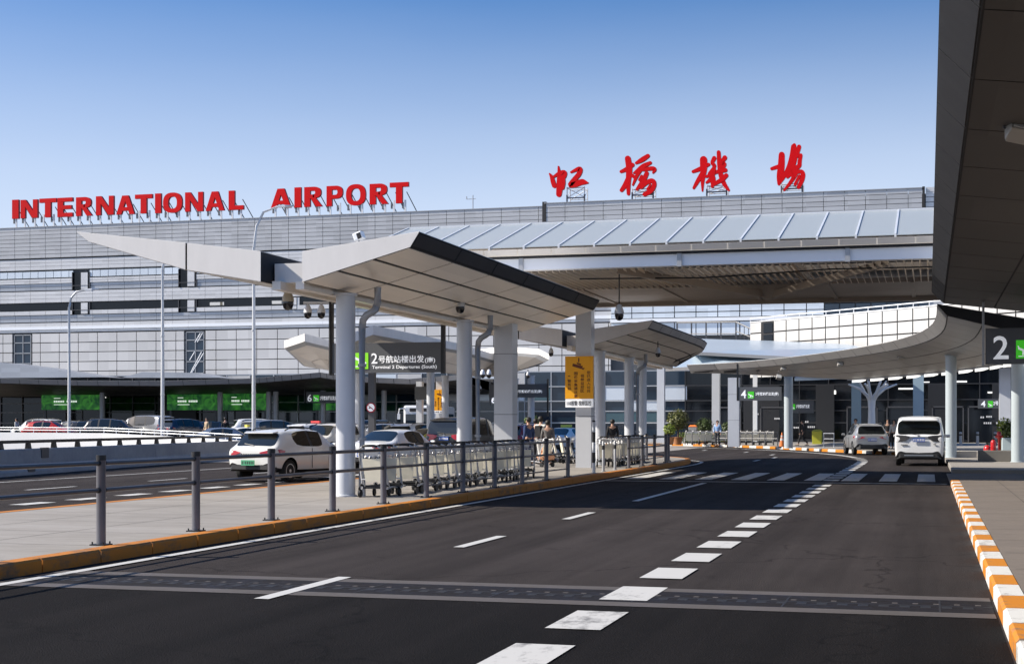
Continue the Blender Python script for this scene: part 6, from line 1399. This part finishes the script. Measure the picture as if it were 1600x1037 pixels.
    link('trousers', skinned(VB, [(0, 1), (1, 2), (2, 3), (0, 4), (4, 5), (5, 6)], 'trousers', cloth[bottom]), t)
    b = MB(); b.ball((0, .0, 1.635), .108, 14, 9, 0, 1.0); me = b.mesh('hair', [hair_m], smooth=70)
    bm = bmesh.new(); bm.from_mesh(me); bmesh.ops.delete(bm, geom=[v for v in bm.verts if v.co.y > .035 and v.co.z < 1.67 or v.co.z < 1.55], context='VERTS'); bm.to_mesh(me); bm.free(); link('hair', me, t)
    b = MB()
    for sx_ in (-1, 1): b.ball((sx_ * .034, .103, 1.615), .011, 8, 5)
    link('eyes', b.mesh('eyes', [hair_m]), t)
    b = MB(); b.loft([[(-.012, .10, 1.61), (.012, .10, 1.61), (.016, .098, 1.575), (-.016, .098, 1.575)], [(-.004, .112, 1.608), (.004, .112, 1.608), (.009, .128, 1.58), (-.009, .128, 1.58)]]); b.box((0, .108, 1.548), (.045, .012, .008))
    link('face_features', b.mesh('face_features', [skin_m]), t)
    for tp in (toeL, toeR):
        b = MB(); b.loft([[(tp[0] + sx_ * .042, tp[1] + yy, max(.0, tp[2] - .03) + zq_) for sx_, zq_ in ((-1, 0), (1, 0), (1, .06), (-1, .06))] for yy in (-.22, -.02)] + [[(tp[0] + sx_ * .035, tp[1] + .08, max(.0, tp[2] - .03) + zq_) for sx_, zq_ in ((-1, 0), (1, 0), (1, .035), (-1, .035))]]); link('shoe', b.mesh('shoe', [shoe_m]), t)
    if bag:
        b = MB(); b.loft([[(x_ * sc_, y_, z_) for x_, z_ in ((-.15, .98), (.15, .98), (.16, 1.2), (.12, 1.40), (-.12, 1.40), (-.16, 1.2))] for y_, sc_ in ((-.10, 1), (-.20, 1), (-.26, .8))]); link('backpack', b.mesh('backpack', [cloth[bag]], smooth=60), t)
    return t
person('person in a navy jacket standing right of the square column', 826, 53, 60, 'navy', 'navy', 1.70, .1)
person('person in a red jacket among the travellers by the loaded trolley', 837, 56, -20, 'red', 'dark', 1.66, .2)
person('person in a white shirt with a dark backpack pushing a loaded trolley', 845, 54.5, -15, 'white', 'white', 1.74, .25, 'push', bag='black')
person('person in a dark grey coat beside the loaded trolley', 856, 54, 10, 'grey', 'black', 1.60, .1)
person('guard in a light blue shirt and dark trousers by the far trolleys', 1121, 101, 170, 'sky', 'dark', 1.72, .05)
person('person in dark clothes walking by the doors behind the traffic cone', 1254, 104, 80, 'black', 'black', 1.74, .7)
person('person in black behind the silver estate car', 1387, 92, 175, 'black', 'black', 1.78, .1)
person('person in a pale checked shirt left of the white people carrier', 1397, 90, 170, 'plaid', 'black', 1.74, .1)
person('person whose head shows over the roof of the silver estate car', 1337, 88, 160, 'dark', 'dark', 1.78, 0)
person('person in tan clothes among the parked cars below the second billboard', 323, 104, 150, 'tan', 'tan', 1.68, .2, z=.39)
person('person in black among the parked cars below the third billboard', 352, 106, 20, 'black', 'black', 1.72, .1, z=.39)
person('pale clothed person at the far left beside the white car', 26, 116, 90, 'white', 'grey', 1.7, .1, z=.39)
person('person in dark clothes standing behind the trolleys near the rounded canopy', 957, 62, 20, 'black', 'black', 1.66, .1)
# loaded trolley with orange bags
q = at(851, 663, 51.5); trolley(q.x, q.y, R(60), 'loaded luggage trolley carrying orange bags in front of the travellers')
bagm = mat('bag_orange', (.62, .30, .16), .6, var=.15, vs=4)
for k_, (dx_, dy_, z_, s_) in enumerate(((.02, .10, .39, .30), (-.12, .30, .39, .25), (-.05, .18, .63, .24))):
    b = MB(); M_ = Matrix.Rotation(R(60 + 20 * k_), 4, 'Z')
    b.loft([[(-s_ * .8, -s_ * .5, .0), (s_ * .8, -s_ * .5, 0), (s_ * .8, s_ * .5, 0), (-s_ * .8, s_ * .5, 0)], [(-s_ * .95, -s_ * .6, s_ * .35), (s_ * .95, -s_ * .6, s_ * .35), (s_ * .95, s_ * .6, s_ * .35), (-s_ * .95, s_ * .6, s_ * .35)], [(-s_ * .6, -s_ * .3, s_ * .8), (s_ * .6, -s_ * .3, s_ * .8), (s_ * .6, s_ * .3, s_ * .8), (-s_ * .6, s_ * .3, s_ * .8)]])
    b.tube([(-s_ * .3, 0, s_ * .78), (-s_ * .2, 0, s_ * 1.0), (s_ * .2, 0, s_ * 1.0), (s_ * .3, 0, s_ * .78)], .015, 6)
    me = b.mesh('travel_bag', [bagm], smooth=50); me.transform(M_); o = link('travel_bag', me, bevel=.02); o.location = (q.x + dx_, q.y + dy_, z_)
    tag(o, ('orange travel bag lying on the near side of the loaded trolley', 'orange travel bag lying on the far side of the loaded trolley', 'smaller orange bag topmost on the loaded trolley')[k_], 'bag', 'orange bags on the loaded trolley')
